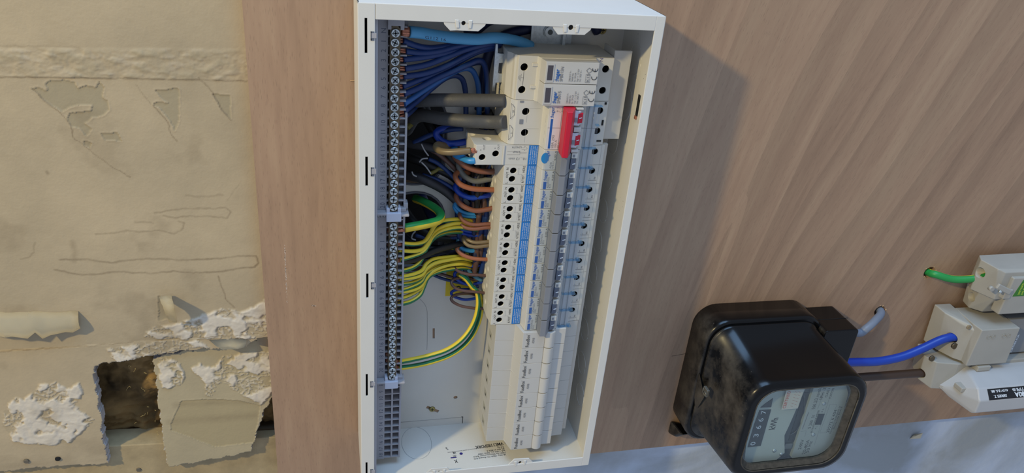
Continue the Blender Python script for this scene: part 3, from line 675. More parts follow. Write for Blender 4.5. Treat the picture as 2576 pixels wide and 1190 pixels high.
ftext('Hager Electro GmbH & Co KG Zum Gunterstal D-66440 Blieskastel Germany', (1265, 1118.5), (1126, 1137.5), 1.9, 0, grey_ink)
ftext('4.0 kg', (1267, 1122.5), (1251, 1124.5), 2.9); ftext('BS EN 61439-3', (1268, 1127), (1225, 1133), 2.9); ftext('InA 116A a.c. 50Hz 230V', (1270, 1131.8), (1202, 1141.3), 2.9)
ftext('100A Sw Disconnector RKO', (1272, 1136.6), (1192, 1147.6), 2.9); ftext('18 Way 100A CU Round KO', (1273, 1141.4), (1193, 1152.8), 2.9)
ftext('SMB', (1129, 1131), (1123, 1125), 2.4); ftext('X', (1149, 1156), (1141, 1158), 6, .02); ftext('CC', (1147, 1144), (1139, 1145), 3.6, .02); ftext('UK', (1146, 1136.5), (1138, 1137.5), 3.8, .03)
mb = MB(); c = PB(1142, 1151, pb); mb.quad_box(c[0] - 3.4, c[0] + 2.6, pb - .02, pb + .03, c[2] - .7, c[2] + .7); c = PB(1160, 1141, pb); mb.cyl((c[0], pb - .02, c[2]), 'b', 1.7, .06, 14); mb.build('printed_mark', mat('navy_ink', (40, 36, 120), .6), box)
# small copper tag and slot on the right side panel
mb = MB(); p = PA(1605, 268, 230.7); mb.quad_box(230.2, 230.85, p[1] - 8, p[1] + 10, p[2] - 2.2, p[2] + 2.2, .2); mb.build('cable_slot', dk, box)
mb = MB(); mb.quad_box(229.2, 230.6, p[1] - 11, p[1] - 8, p[2] - 1.6, p[2] + 1.6, .3); mb.build('copper_tag', copper, box)
rs = random.Random(4); mb = MB()
for _ in range(60): y = rs.uniform(-440, -20); z = rs.uniform(6, 72); mb.sphere((230.75, y, z), rs.uniform(.15, .45), (.2, 1, 1), u=6, v=4)
mb.build('dust_speck', grey_ink, box, kind='stuff')

def head_screw(c, r, label, m=gold_scr, name='mounting_screw', axis='d'):
    t_ = thing(name, c, label, 'screw'); MB().cyl(c, 'd', r, 1.4, 22, r2=r * .8).build('screw_head', m, t_)
    mb = MB(); mb.quad_box(c[0] - r * .6, c[0] + r * .6, c[1] - r * .12, c[1] + r * .12, c[2] + 1.2, c[2] + 1.45); mb.quad_box(c[0] - r * .12, c[0] + r * .12, c[1] - r * .6, c[1] + r * .6, c[2] + 1.2, c[2] + 1.46); mb.build('cross_slot', dk, t_)
s = P(1087, 1029, 1.5); head_screw((s[0], s[1], 1.3), 3.4, 'yellow cross-head screw in the slot at the lower left of the box back')
s = P(1516, 76, 1.5); head_screw((s[0], s[1], 1.3), 3.6, 'brass-coloured screw at the top right corner of the box back')
# ================================================================== terminal carrier and bars
carrier = thing('terminal_carrier', (26, -230, 44), 'long lilac-grey slotted plastic carrier under both screw terminal bars', 'terminal carrier')
mb = MB(); mb.quad_box(14.4, 39, -447, -13, 43.5, 46, .2); mb.quad_box(14.4, 23.4, -447, -13, 46, 54, .3); mb.quad_box(37.2, 39, -447, -88, 46, 54, .3)
mb.build('carrier_body', bar_pla, carrier)
def ribs(b0, n, pitch, full, name, a0=23.4, a1=37.6):
    mb = MB()
    for k in range(n + 1): mb.quad_box(a0, a1, b0 - k * pitch - .55, b0 - k * pitch + .55, 46, 53.8)
    if full: mb.quad_box(29.6, 31.2, b0 - n * pitch, b0, 46, 54)
    return mb.build(name, bar_pla, carrier)
PN = 7.125
ribs(-24.8 + PN / 2, 21, PN, False, 'slot_rib'); ribs(-184.9 + PN / 2, 23, 7.13, False, 'slot_rib'); ribs(-358, 11, 7.95, True, 'slot_rib')
MB().quad_box(37.2, 41, -171, -166, 46, 54.5, .4).build('latch', bar_pla, carrier)
for i, s in enumerate(['N'] + [str(k) for k in range(1, 21)]): text(s, 21.8, -24.8 - i * PN - (1.6 if len(s) < 2 else 3), 54.06, 5.4, dgrey, carrier, name='number')
for i, s in enumerate(['|', '*'] + [str(k) for k in range(1, 21)]): text(s, 21.8, -186.9 - i * 7.13 - (1.6 if len(s) < 2 else 3), 54.06, 5.4, dgrey, carrier, name='number')
for i, s in enumerate(['8', '9', '10', '11', '12', '13', '14', 'N', '15', '16', '17', '18']): text(s, 21.8, -354 - i * 7.95 - (1.6 if len(s) < 2 else 3), 54.06, 5.4, dgrey, carrier, name='number')
mb = MB()
for k in range(3): mb.tube([(16 + 2.6 * k, -171.5, 55), (16.8 + 2.6 * k, -174.5, 56), (16 + 2.6 * k, -178, 55)], .6, 6)
mb.build('retaining_spring', steel, carrier)
def screw_mesh(par, c, r, ang, flat):
    mb = MB(); mb.cyl((c[0], c[1], c[2]), 'd', r, 1.6, 18, r2=r * .86); 
    ca, sa = math.cos(ang), math.sin(ang)
    for (hw, hl) in ((.55, r * .74), (r * .74, .55)):
        pts = [(-hl, -hw), (hl, -hw), (hl, hw), (-hl, hw)] if hl > hw else [(-hl, -hw), (hl, -hw), (hl, hw), (-hl, hw)]
        mb.prism([(c[0] + x * ca - y * sa, c[1] + x * sa + y * ca) for x, y in pts], c[2] + 1.2, c[2] + 1.66, 'd', mi=1)
    if flat: mb.ring((c[0], c[1], c[2] + 1.3), r * .55, .35, .45, 16, 1)
    return mb.build('terminal_screw', [screw_m, screw_dk], par)
rs = random.Random(2)
def term_bar(label, grp, a0, a1, b0, n, pitch, flat):
    t_ = thing('terminal_bar', ((a0 + a1) / 2, b0 - n * pitch / 2, 47), label, 'terminal bar', None)
    e0, e1 = b0 + 5.4, b0 - (n - 1) * pitch - 4.6
    mb = MB(); mb.prism([(a0 - 4.0, e0 - 2.5), (a0 - 1.8, e0), (a0 + 1.8, e0), (a0 + 4.0, e0 - 2.5), (a1 + 4.0, e1 + 2.5), (a1 + 1.8, e1), (a1 - 1.8, e1), (a1 - 4.0, e1 + 2.5)], 47, 58, 'd', bev=.3)
    mb.build('bar', brass, t_)
    for k in range(n):
        c = (a0 + (a1 - a0) * k / (n - 1) + rs.uniform(-.25, .15), b0 - k * pitch, 57.6 + rs.uniform(0, .7)); screw_mesh(t_, c, 3.5, rs.uniform(0, 1.6), flat and k < 12)
    return t_
term_bar('upper brass neutral bar full of bright terminal screws, blue wires on its right', None, 28.2, 28.7, -24.8, 21, PN, True)
term_bar('lower brass earth bar full of bright cross-head screws, green and yellow wires on its right', None, 28.9, 29.6, -184.9, 23, 7.13, False)
def bar_clip(b, label, wings=True, up=True):
    t_ = thing('bar_end_clip', (28.5, b, 48), label, 'clip')
    mb = MB(); mb.quad_box(22.6, 35.0, b - 5.0, b + 3.0, 48, 62, .6); mb.quad_box(22.8, 25.6, b + 2.5, b + 6.5, 48, 60, .5); mb.quad_box(32, 34.8, b + 2.5, b + 6.5, 48, 60, .5)
    mb.build('clip_body', lt_pla, t_)
    if wings:
        mb = MB(); mb.quad_box(15, 22.8, b + 1, b + 3.2, 54.2, 62, .6); mb.quad_box(34.8, 41.5, b - .5, b + 1.7, 48, 62, .7); mb.quad_box(34.8, 39.5, b + 1.7, b + 5, 48, 57, .5); mb.build('clip_wing', bar_pla, t_)
bar_clip(-174.5, 'pale plastic clip with wings between the neutral bar and the earth bar')
bar_clip(-348.5, 'pale plastic clip at the lower end of the earth bar')
t_ = thing('bar_end_clip', (28.5, -17, 48), 'pale plastic clip at the top end of the neutral bar', 'clip')
mb = MB(); mb.quad_box(22.5, 34.8, -19.5, -9, 48, 60, .5); mb.quad_box(22.5, 25.4, -22.5, -18, 48, 59, .5); mb.quad_box(31.9, 34.8, -22.5, -18, 48, 59, .5); mb.quad_box(34.6, 42, -15.2, -12.5, 48, 60, .4); mb.build('clip_body', bar_pla, t_)

# ================================================================== DIN rail and devices
t_ = thing('din_rail', (165, -230, 1.5), 'zinc-plated mounting rail behind the row of breakers', 'mounting rail')
MB().prism([(148, 8), (152, 8), (152, 2), (176, 2), (176, 8), (181, 8), (181, 9.2), (175, 9.2), (175, 3.2), (153, 3.2), (153, 9.2), (148, 9.2)], -447, -20, 'b').build('rail', steel, t_)
mb = MB(); mb.quad_box(145, 174, -44, -17, 9.3, 11, .2); mb.quad_box(144.2, 146.6, -44, -17, 11, 13, .2); mb.quad_box(171.5, 174.5, -44, -17, 11, 15, .4); mb.build('rail_bracket', steel, t_)
c = P(1383, 80, 12.0); mb = MB(); mb.cyl((c[0], c[1], 11), 'd', 5.4, 1.2, 24); mb.cyl((c[0], c[1], 12.2), 'd', 4.6, 1.6, 24); mb.cyl((c[0], c[1], 13.8), 'd', 2.2, .3, 14, mi=1); mb.build('bracket_screw', [steel, screw_dk], t_)
MB().quad_box(207.6, 211.6, -431, -114, 10, 51, .4).build('busbar_cover', blank_pla, thing('busbar_cover', (209, -280, 10), 'long thin grey plastic strip along the right ends of the breakers', 'busbar cover'))

BT = -113.9; PITCH = 17.85
def hole(mbs, c, r=2.9, depth=12): mbs.append(MB().cyl((c[0], c[1], c[2] - depth), 'd', r, depth + 3, 22))
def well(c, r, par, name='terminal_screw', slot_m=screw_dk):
    mb = MB(); mb.cyl((c[0], c[1], c[2] - 11), 'd', r * .97, 1.2, 18); mb.cyl((c[0], c[1], c[2] - 11), 'd', r * .98, 9.6, 20, mi=1, cap=False)  # screw plus a dark liner tube that paints the shade inside the hole
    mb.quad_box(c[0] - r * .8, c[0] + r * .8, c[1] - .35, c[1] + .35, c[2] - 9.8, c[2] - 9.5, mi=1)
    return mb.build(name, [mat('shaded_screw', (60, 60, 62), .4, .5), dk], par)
PROF = [(119, 12), (119, 40), (120.5, 55), (149, 55), (150.3, 66.6), (178, 66.6), (179.5, 61), (194.5, 60), (195.5, 55), (207.5, 55), (207.5, 12)]
def breaker(first=False):
    bt, w_ = BT, 17.6; bm_ = bt - w_ / 2
    t_ = thing('circuit_breaker', (165, bm_, 12), 'x', 'circuit breaker', 'breakers with grey toggles on the rail')
    prof = PROF if not first else [(119, 12), (88, 12), (88, 42), (95, 55), (149, 55)] + PROF[4:]
    if first: prof = [(93.6, 14), (94, 52), (95.5, 55), (149, 55)] + PROF[4:]
    mb = MB().prism(prof, bt - w_, bt, 'b', bev=.35); body = mb.build('body', white_pla, t_)
    cs = []; hs = []
    if first: hs = [(P(1213, 396, 55), 2.9), (P(1247, 387, 55), 2.9)]
    else: hs = [((128.8, bt - 5.2, 55), 2.9), ((128.3, bt - 12.8, 55), 2.9)]
    hs.append(((198.9, bt - 5.9, 55), 3.1))
    for c, r in hs: hole(cs, c, r)
    # wire entries in the left side wall
    aw = 93.8 if first else 119.5
    for (bb, dd, r) in (((bt - 5, 20, 3.4), (bt - 13.5, 34, 3.4)) if first else ((bt - 13.4, 22, 2.9), (bt - 5.5, 33, 2.9))):
        cs.append(MB().cyl((aw - 4, bb, dd), 'a', r, 10, 14))
    if first: cs += [MB().cyl(((P(1225, 342, 40)[0]) , bt - 3, 40), 'b', 4, 6, 18), MB().cyl((96, bt - 2.5, 30), 'b', 3.2, 6, 16)]
    cut(body, cs)
    for c, r in hs: well(c, r, body)
    if not first:
        for (b_, s_) in ((bt - 3.2, 'N'), (bt - 10.6, 'OUT'), (bt - 15.6, 'L')): text(s_, 124.6, b_ - (1.2 if len(s_) < 2 else 1.0), 55.1, 2.9 if len(s_) < 2 else 2.6, black_ink, body)
        text('HERE', 138.8, bt - 7.2, 55.1, 2.9, black_ink, body, fit=6.2); text('R/TEST', 138.8, bt - 16.4, 55.1, 2.9, black_ink, body, fit=7.0)
        strip([(132.8, bt - 3), (133.6, bt - 3), (133.6, bt - 8.5), (132.6, bt - 8.5)], .15, 55.08, pale_ink, body)
        strip([(121.5, bt - 8.3), (125.6, bt - 8.3)], .12, 55.08, pale_ink, body); strip([(133.8, bt - 8.5), (139.6, bt - 8.5)], .12, 55.08, pale_ink, body); strip([(136, bt - 8.5), (136, bt - 16)], .12, 55.08, pale_ink, body)
    else:
        text('STRIP', 133, bt - 5.2, 55.1, 2.4, grey_ink, body, 'flip', fit=6); text('LENGTH', 134, bt - 1.2, 55.1, 2.4, grey_ink, body, 'flip', fit=8)
        text('10...13 mm', 139.5, bt - 11.2, 55.1, 3.2, grey_ink, body, 'flip', fit=15)
        strip([(122, bt - 5.5), (133, bt - 5.5), (133, bt - 8.5), (122, bt - 8.5)], .15, 55.08, grey_ink, body); strip([(133, bt - 6.4), (138.8, bt - 6.4)], .15, 55.08, grey_ink, body); strip([(133, bt - 7.6), (138.8, bt - 7.6)], .15, 55.08, grey_ink, body)
        strip([(134, bt - 2.2), (136.5, bt - 2.2), (136.5, bt - .8), (139, bt - 2.9), (136.5, bt - 5), (136.5, bt - 3.6), (134, bt - 3.6)], .15, 55.08, grey_ink, body)
        text('x', 100, bt - 5, 55.1, 2.4, grey_ink, body); text('OUT', 103, bt - 4.4, 55.1, 2.2, grey_ink, body); text('x', 112, bt - 3.4, 55.1, 2.4, grey_ink, body); text('OUT', 115, bt - 4, 55.1, 2.2, grey_ink, body)
        MB().quad_box(118.2, 119.6, bt - w_ + .2, bt - .2, 55, 56, .3).build('ridge', white_pla, body)
    lab = MB().quad_box(140.4, 148.3, bt - w_ + .1, bt - .1, 55.3, 55.55).build('blue_label', blue_lab, t_)
    for k, s_ in enumerate(('Insulation Resistance', 'test can be carried out', 'at load terminals with', 'device in OFF position')):
        text(s_, 142.5 + k * 1.75, bt - 16.9, 55.6, 1.55, white_ink, lab, fit=16.0 if k != 3 else 15.8, bold=.0)
    # vertical scribe on riser and printed plate
    pl_ = MB().quad_box(152.0, 161.2, bt - w_ + .3, bt - .3, 66.7, 67.0).build('printed_plate', mat('cream_plate', (216, 212, 198), .4), t_)
    text(':hager', 154.9, bt - 9.6, 67.05, 3.9, blue_ink, pl_, fit=9.2, bold=.022, name='maker_lettering')
    if not first:
        MB().quad_box(152.6, 155.2, bt - 17, bt - 10.4, 67.0, 67.1).build('blue_bar', blue_ink, pl_)
        text('ADA932G', 157.4, bt - 16.3, 67.05, 2.5, grey_ink, pl_, fit=10); text('B32', 159.2, bt - 16.3, 67.05, 2.2, grey_ink, pl_, fit=3.6)
        text('0,03 A', 161.0, bt - 9.4, 67.05, 2.2, black_ink, pl_, fit=8.6)
    else:
        mb = MB(); c = P(1372, 398, 67.05); mb.prism([(c[0] + 3.6 * math.cos(q) * (.75 if math.cos(q) > 0 else 1), c[1] + 4.8 * math.sin(q)) for q in [2 * math.pi * k / 18 for k in range(18)]], 67.0, 67.12, 'd'); mb.build('blue_sticker', mat('round_blue_sticker', (30, 130, 190), .35), pl_)
        text('ADR', 158.0, bt - 16.3, 67.05, 2.4, grey_ink, pl_, fit=6); text('0411', 159.8, bt - 16.3, 67.05, 2.0, grey_ink, pl_, fit=6); text('0,03 A', 161, bt - 9, 67.05, 2.2, black_ink, pl_, fit=8.4)
    MB().quad_box(151.2, 162.4, bt - w_ + .15, bt - .15, 67.5, 67.9, .1).build('clear_cover', clear_flap, t_)
    tg = MB().prism([(161.6, 66.5), (162.2, 77), (167.6, 77.4), (173.8, 68.5), (173.8, 66.5)], bt - w_ - .9, bt - 1.4, 'b', bev=.4).build('toggle', mid_grey, t_)
    brl = MB().prism([(172.6, 66.8), (172.6, 71.8), (176.8, 71.4), (178.8, 67)], bt - 15.4, bt - 5.9, 'b', bev=.2).build('toggle_barrel', dgrey, t_)
    mb = MB(); mb.prism([(174.2, bt - 11.0), (176.8, bt - 10.4), (176.8, bt - 9.7), (174.2, bt - 10.3)], 71.5, 71.9, 'd'); mb.build('off_mark', white_ink, brl)
    mb = MB(); mb.quad_box(173.2, 178.4, bt - 5.7, bt - 1.0, 66.6, 71.2, .3); mb.quad_box(176.2, 178.6, bt - 17.2, bt - 15.6, 66.6, 70, .3); mb.build('toggle_frame', white_pla, t_)
    MB().quad_box(174.0, 176.0, bt - 4.6, bt - 2.2, 71.1, 71.3).build('frame_window', mid_grey, t_)
    # moulded riser with clear hinged cover on the right
    mb = MB(); mb.prism([(178.4, 61), (178.4, 66.4), (181, 66.8), (182.5, 63), (182.5, 61)], bt - w_, bt, 'b', bev=.3); mb.quad_box(185.8, 187.0, bt - w_, bt, 60, 62, .3); mb.quad_box(190.6, 191.6, bt - w_, bt, 60, 62, .3); mb.build('moulded_riser', blank_pla, t_)
    MB().prism([(182.6, 62.2), (183.4, 64.8), (194.8, 64.0), (195.6, 60.5), (195.1, 60.4), (194.4, 63.3), (183.8, 64.1), (183.1, 62.1)], bt - w_ + .2, bt - .2, 'b').build('clear_cover', clear_flap, t_)
    mb = MB(); mb.quad_box(183.4, 194.6, bt - w_ - .3, bt - w_ + .7, 62, 65.2, .3); mb.quad_box(192.6, 196.2, bt - w_ - .8, bt - w_ + 1.2, 60.6, 65.4, .4); mb.build('cover_rib', clear_rib, t_)
    if not first:
        text('L', 198.4, bt - 12.6, 55.1, 2.3, grey_ink, body, 'flip'); text('IN', 203.0, bt - 13.6, 55.1, 2.3, grey_ink, body, 'up')
        strip([(195.8, bt - 14.6), (204, bt - 14.6)], .35, 55.08, grey_ink, body)
    strip([(204.6, bt), (204.6, bt - w_)], .15, 55.08, pale_ink, body)
    return t_
big = breaker(True); big['label'] = 'breaker with protruding terminal block and blue sticker, below the red main switch'
std = breaker(False)
ordn = ['first', 'second', 'third', 'fourth', 'fifth', 'sixth', 'seventh', 'eighth', 'ninth']
wl = ['with a brown wire and a grey wire', 'with a tan wire above a bright blue one', 'with one brown and two light blue wires', 'with two brown and two blue wires', 'with two olive wires above a sky-blue wire', 'with one tan wire and a thin blue wire', 'with thin dark brown and blue wires', 'with a curled thin brown wire', 'next to the blank covers']
brk = []
for i in range(9):
    off = V(0, -PITCH * (i + 1), 0) - V(0, 0, 0)
    if i < 8: o = copy_tree(std, off)
    else:
        o = std
        for x in [std] + [c for c in std.children_recursive]:
            v = origin(x) + off; x['_o'] = list(v)
        std.location = std.location + off
    o['label'] = '%s white breaker below the stickered one, %s' % (ordn[i], wl[i]); brk.append(o)
# alternate ratings on the lower plates
# blanks
def blank():
    bt = -292.6; w_ = 17.65; t_ = thing('blank_module', (165, bt - 8.8, 12), 'x', 'blank cover', 'blank modules at the lower end of the rail')
    pr = [(126, 12), (126, 55), (144.5, 55), (148.6, 70.5), (170, 70.5), (170, 62), (191, 62), (192, 55), (206.5, 55), (206.5, 12)]
    MB().prism(pr, bt - w_, bt, 'b', bev=.3).build('body', blank_pla, t_)
    n = 9; arc = [(170.1, 65), (170.1, 70)] + [(170.1 + 9.2 * (k / n), 70 + 3.6 * math.sin(math.pi * (.12 + .75 * k / n))) for k in range(n + 1)] + [(179.6, 64)]
    MB().prism(arc + [(179.6, 61)], bt - w_ + .9, bt - .05, 'b', bev=.15).build('dummy_toggle', blank_pla, t_)
    MB().quad_box(180, 191.4, bt - w_ + .1, bt - .1, 58, 66.5, .5).build('lower_step', blank_pla, t_)
    q = bt - 6; e = MB(); e.prism([(q + 3.4, 30), (q + 3.4, 41), (q - 3.6, 41), (q - 3.6, 30)], 125.9, 126.06, 'a'); e.build('terminal_recess', mat('recess_shade_plastic', (168, 166, 156), .6), t_)
    MB().quad_box(125.85, 126.12, q - 3.3, q - .6, 34, 37.5, 0).build('entry_hole_shade', dk, t_)  # flat dark patch painting the shade of a wire entry
    text('FuseBox', 155.0, bt - 16.2, 70.9, 4.7, black_ink, t_, fit=13.6, name='maker_lettering'); text('o', 152.3, bt - 2.3, 70.9, 1.4, black_ink, t_)
    text('ADRB', 159.8, bt - 12.2, 70.9, 3.0, grey_ink, t_, fit=6.2)
    return t_
bl = blank(); bl['label'] = 'white blank module directly below the lowest breaker'
ob = ['second', 'third', 'fourth', 'fifth', 'sixth', 'seventh']
for i in range(1, 8):
    o = copy_tree(bl, V(0, -PITCH * i, 0) - V(0, 0, 0))
    o['label'] = 'white blank module, %s one down from the lowest breaker' % ob[i - 1] if i < 7 else 'lowest white blank module at the end of the rail'

# surge protector
t_ = thing('surge_protector', (165, -57, 12), 'wide pale surge protector with two printed cartridges at the top of the rail', 'surge protector')
pr = [(118.5, 10), (118.5, 42), (122, 48), (122.6, 51.5), (124, 52.5), (125, 55), (140.4, 55), (141.6, 60), (143, 60), (187.5, 60), (188.5, 55), (204.5, 55), (205.4, 50), (205.4, 10)]
body = MB().prism(pr, -75.2, -39.4, 'b', bev=.35).build('body', white_pla, t_)
cs = []; hs = [P(1319, 169, 55), P(1313, 226, 55), P(1524, 174, 55), P(1516, 228, 55)]
for h in hs: hole(cs, h, 3.1)
cut(body, cs)
for h in hs: well(h, 3.1, body)
strip([(hs[0][0], hs[0][1] - 3.3), (hs[0][0], hs[1][1] + 3.3)], .25, 55.08, black_ink, body); 
for k, hw in enumerate((3.0, 2.1, 1.2)): strip([(hs[0][0] - 2 - k * 1.0, -57 - hw), (hs[0][0] - 2 - k * 1.0, -57 + hw)], .22, 55.08, grey_ink, body)
strip([(hs[0][0], -57), (hs[0][0] - 2, -57)], .2, 55.08, grey_ink, body)
text('N', 194.8, -42.5, 55.1, 4.2, mat('violet_ink', (90, 84, 130), .6), body); text('L', 192.6, -63.5, 55.1, 4.2, grey_ink, body)
mb = MB(); mb.quad_box(136, 142, -47.5, -45, 55, 56.2, .4); mb.quad_box(136, 142, -65.5, -63, 55, 56.2, .4); mb.build('latch', white_pla, t_)
mb = MB(); mb.quad_box(141.8, 143.4, -56.5, -52, 55.1, 56.6); mb.quad_box(141, 142.6, -74.5, -71, 55.1, 56.2); mb.build('latch_gap', dk, t_)
for k, (bt, nm) in enumerate(((-39.8, 'SPB015N'), (-57.7, 'SPB015'))):
    c_ = MB().prism([(141.2, 56), (143.4, 70), (186.8, 70), (188.2, 56)], bt - 17.4, bt, 'b', bev=.35).build('cartridge', blank_pla, t_)
    mb = MB(); mb.quad_box(143.9, 150.3, bt - 16, bt - 1.8, 70, 70.5, .2); mb.build('window_frame', mat('window_surround', (188, 186, 182), .4), c_)
    MB().quad_box(144.8, 149.2, bt - 14.6, bt - 2.8, 70.45, 70.56).build('window', mat('indicator_window', (74, 70, 76), .2), c_)
    text(':hager', 154.4, bt - 15.4, 70.35, 4.4, blue_ink, c_, fit=9.6, bold=.022, name='maker_lettering'); text(nm, 157.8, bt - 15.4, 70.35, 3.6, grey_ink, c_, fit=11.5 if k == 0 else 10)
    for j, s_ in enumerate(('240/415 V~', '50/60 Hz', 'In: 20 kA', 'Up: < 1.5 kV', 'Uc: 350 V~')): text(s_, 164.2 + j * 2.15, bt - 15.2, 70.35, 2.1, grey_ink, c_, fit=(8.5, 6.5, 7, 10, 9)[j])
    text('K15', 179.6, bt - 15.3, 70.35, 3.0, grey_ink, c_, fit=6); strip([(176.6, bt - 15.8), (180.2, bt - 15.8), (180.2, bt - 9.2), (176.6, bt - 9.2), (176.6, bt - 15.8)], .2, 70.35, grey_ink, c_)
    strip([(178.6, bt - 4), (181.4, bt - 6.2), (178.6, bt - 8.4), (176.6, bt - 6.2), (178.6, bt - 4)], .35, 70.35, grey_ink, c_)
    for (cy, e_) in ((bt - 12.4, 0), (bt - 5.9, 1)):
        pts = [(183.8 + 2.1 * math.cos(q), cy + 2.1 * math.sin(q)) for q in [math.radians(-200 + 220 * j / 10 + 0) - math.pi / 2 + math.radians(-0) for j in range(11)]]
        pts = [(183.6 - 2.2 * math.cos(math.radians(x)), cy + 2.2 - 2.2 * math.sin(math.radians(x)) - 1.0) for x in range(-10, 191, 20)]
        strip(pts, .5, 70.35, black_ink, c_)
        if e_: strip([(183.6, cy - 1.0), (183.6, cy + 1.0)], .45, 70.35, black_ink, c_)
mb = MB(); mb.prism([(111, -36.8), (113, -36.8), (113, -44.5), (118.6, -44.5), (118.6, -52), (114.5, -52), (114.5, -61), (118.6, -61), (118.6, -68.5), (113, -68.5), (113, -76), (111, -76)], 26, 30, 'd', bev=.3); mb.build('fixing_clip', steel, t_)
cov = MB(); cov.quad_box(205.9, 221.2, -110.2, -34.2, 47.4, 50, .6); cov.quad_box(205.9, 208, -110.2, -34.2, 24, 48, .4); cov.build('terminal_cover', blank_pla, label='blank white cover plate at the right of the surge protector and main switch', cat='cover')

# main switch
t_ = thing('main_switch', (165, -93, 12), 'double main switch with a long red toggle bar below the surge protector', 'switch')
pr = [(118.5, 12), (118.5, 44), (121, 50), (122, 53), (125, 54), (127, 55), (141, 55), (149, 55), (150.6, 66.6), (178, 66.6), (179.5, 61), (194.5, 60), (195.5, 55), (205, 55), (205, 12)]
body = MB().prism(pr, -113.6, -75.5, 'b', bev=.35).build('body', white_pla, t_)
cs = []; hs = [P(1323, 281, 55), P(1320, 334, 55), P(1509, 279, 55), P(1502, 330, 55)]
for h in hs: hole(cs, h, 3.2)
cut(body, cs)
for h in hs: well(h, 3.2, body)
for bb, s_ in ((-79.5, 'N'), (-97.5, 'L')): strip([(122.2, bb + 1), (125.3, bb - 2.5), (125.3, bb - 9), (122.2, bb - 12), (122.2, bb + 1)], .25, 54.6, black_ink, body); text(s_, 124.8, bb - 6.5, 54.7, 2.2, black_ink, body)
for bb in (-85.3, -102.6): strip([(136, bb + 3), (147, bb + 3)], .12, 55.08, pale_ink, body); strip([(136, bb + 3), (136, bb - 9)], .12, 55.08, pale_ink, body)
mb = MB(); mb.quad_box(130, 133, -95.5, -91.5, 55, 55.5, .1); mb.quad_box(129, 132, -77.4, -75.9, 55, 55.5, .1); mb.build('latch_gap', mid_grey, t_)
mb = MB(); mb.quad_box(201.2, 202.8, -96, -91.5, 55, 55.46); mb.quad_box(201.5, 203.2, -78.0, -76.0, 55, 55.46); mb.quad_box(199, 203, -110.5, -109.3, 55, 55.46); mb.build('gap', dk, t_)
pl_ = MB().quad_box(151.6, 161.4, -113.2, -76, 66.7, 67.0).build('printed_plate', mat('white_plate', (214, 212, 210), .4), t_)
text(':hager', 154.9, -86.4, 67.05, 3.9, blue_ink, pl_, fit=9.2, bold=.022, name='maker_lettering'); MB().quad_box(152.9, 154.8, -112.4, -87.0, 67.0, 67.1).build('blue_bar', blue_ink, pl_)
text('SBR 290', 157.6, -112.4, 67.05, 2.9, grey_ink, pl_, fit=11.5); text('100 A', 160.2, -112.4, 67.05, 2.9, grey_ink, pl_, fit=6.8); text('400 V~', 162.2, -112.4, 67.05, 2.0, mat('orange_brown_ink', (150, 110, 90), .6), pl_, fit=6)
for bb in (-77.6, -80.4): strip([(156.5, bb), (158.6, bb), (160.5, bb - 1.2), ], .18, 67.05, grey_ink, pl_); strip([(160.5, bb), (162.4, bb)], .18, 67.05, grey_ink, pl_); strip([(157.6, bb - .8), (157.6, bb + .8)], .18, 67.05, grey_ink, pl_)
strip([(151, -94.6), (161.5, -94.6)], .25, 67.06, grey_ink, pl_)
for k, (cy, l) in enumerate(((-80, 2), (-88.5, 7), (-94.5, 2.5), (-100, 3), (-107, 4.5))):
    o_ = strip([(150.1, cy - l / 2), (150.1, cy + l / 2)], .3, 62.5, pale_ink, body)
tb = MB().prism([(162.2, 67), (160.8, 82), (161.4, 83), (165.6, 83.2), (171.2, 72), (171.2, 67)], -114.6, -76.0, 'b', bev=.5, seg=3).build('red_toggle', red_pla, t_)
for cb in (-85.0, -104.0):
    brl = MB().prism([(170.8, 66.8), (171, 71), (175.6, 71.4), (178.3, 68)], cb - 6, cb + 6.4, 'b', bev=.2).build('toggle_barrel', lt_pla, t_)
    MB().prism([(174.2, cb - 4.2), (178.2, cb - 3.4), (178.2, cb + 4.8), (174.2, cb + 4.2)], 70.2, 71.6, 'd', bev=.2).build('red_flag', red_pla, brl)
    MB().prism([(175.2, cb - .2), (177.4, cb + .5), (177.4, cb + 1.2), (175.2, cb + .5)], 71.6, 71.8, 'd').build('on_mark', white_ink, brl)
    MB().quad_box(171.6, 174, cb - 3.2, cb + .6, 71.2, 71.6).build('frame_window', mid_grey, brl)
mb = MB()
for cb in (-94.6, -112.6, -76.9): mb.quad_box(172, 178.2, cb - 1.8 if cb < -80 else cb - .8, cb + (1.8 if cb > -100 and cb < -80 else .6), 66.6, 71.4, .3)
mb.build('toggle_frame', blank_pla, t_)
mb = MB(); mb.prism([(178.4, 61), (178.4, 66.4), (181.6, 66.8), (183.4, 62.6), (183.4, 61)], -113.4, -75.6, 'b', bev=.3); mb.quad_box(186.4, 187.6, -113.4, -75.6, 60, 62, .3); mb.quad_box(190.8, 191.8, -113.4, -75.6, 60, 62, .3); mb.build('moulded_riser', blank_pla, t_)
strip([(178, -94.6), (194.5, -94.6)], .3, 66.9, grey_ink, body)
MB().prism([(183.2, 62.6), (183.8, 65), (195.4, 64.2), (196.4, 60.5), (195.9, 60.4), (195, 63.5), (184.2, 64.3), (183.7, 62.5)], -113.2, -75.8, 'b').build('clear_cover', clear_flap, t_)
mb = MB(); mb.quad_box(184, 196, -113.8, -112.6, 62, 65.6, .3); mb.quad_box(184, 196.4, -77.2, -76, 62, 65.6, .3); mb.quad_box(193.4, 196.2, -94, -92.6, 61, 64.6, .3); mb.build('cover_rib', clear_rib, t_)

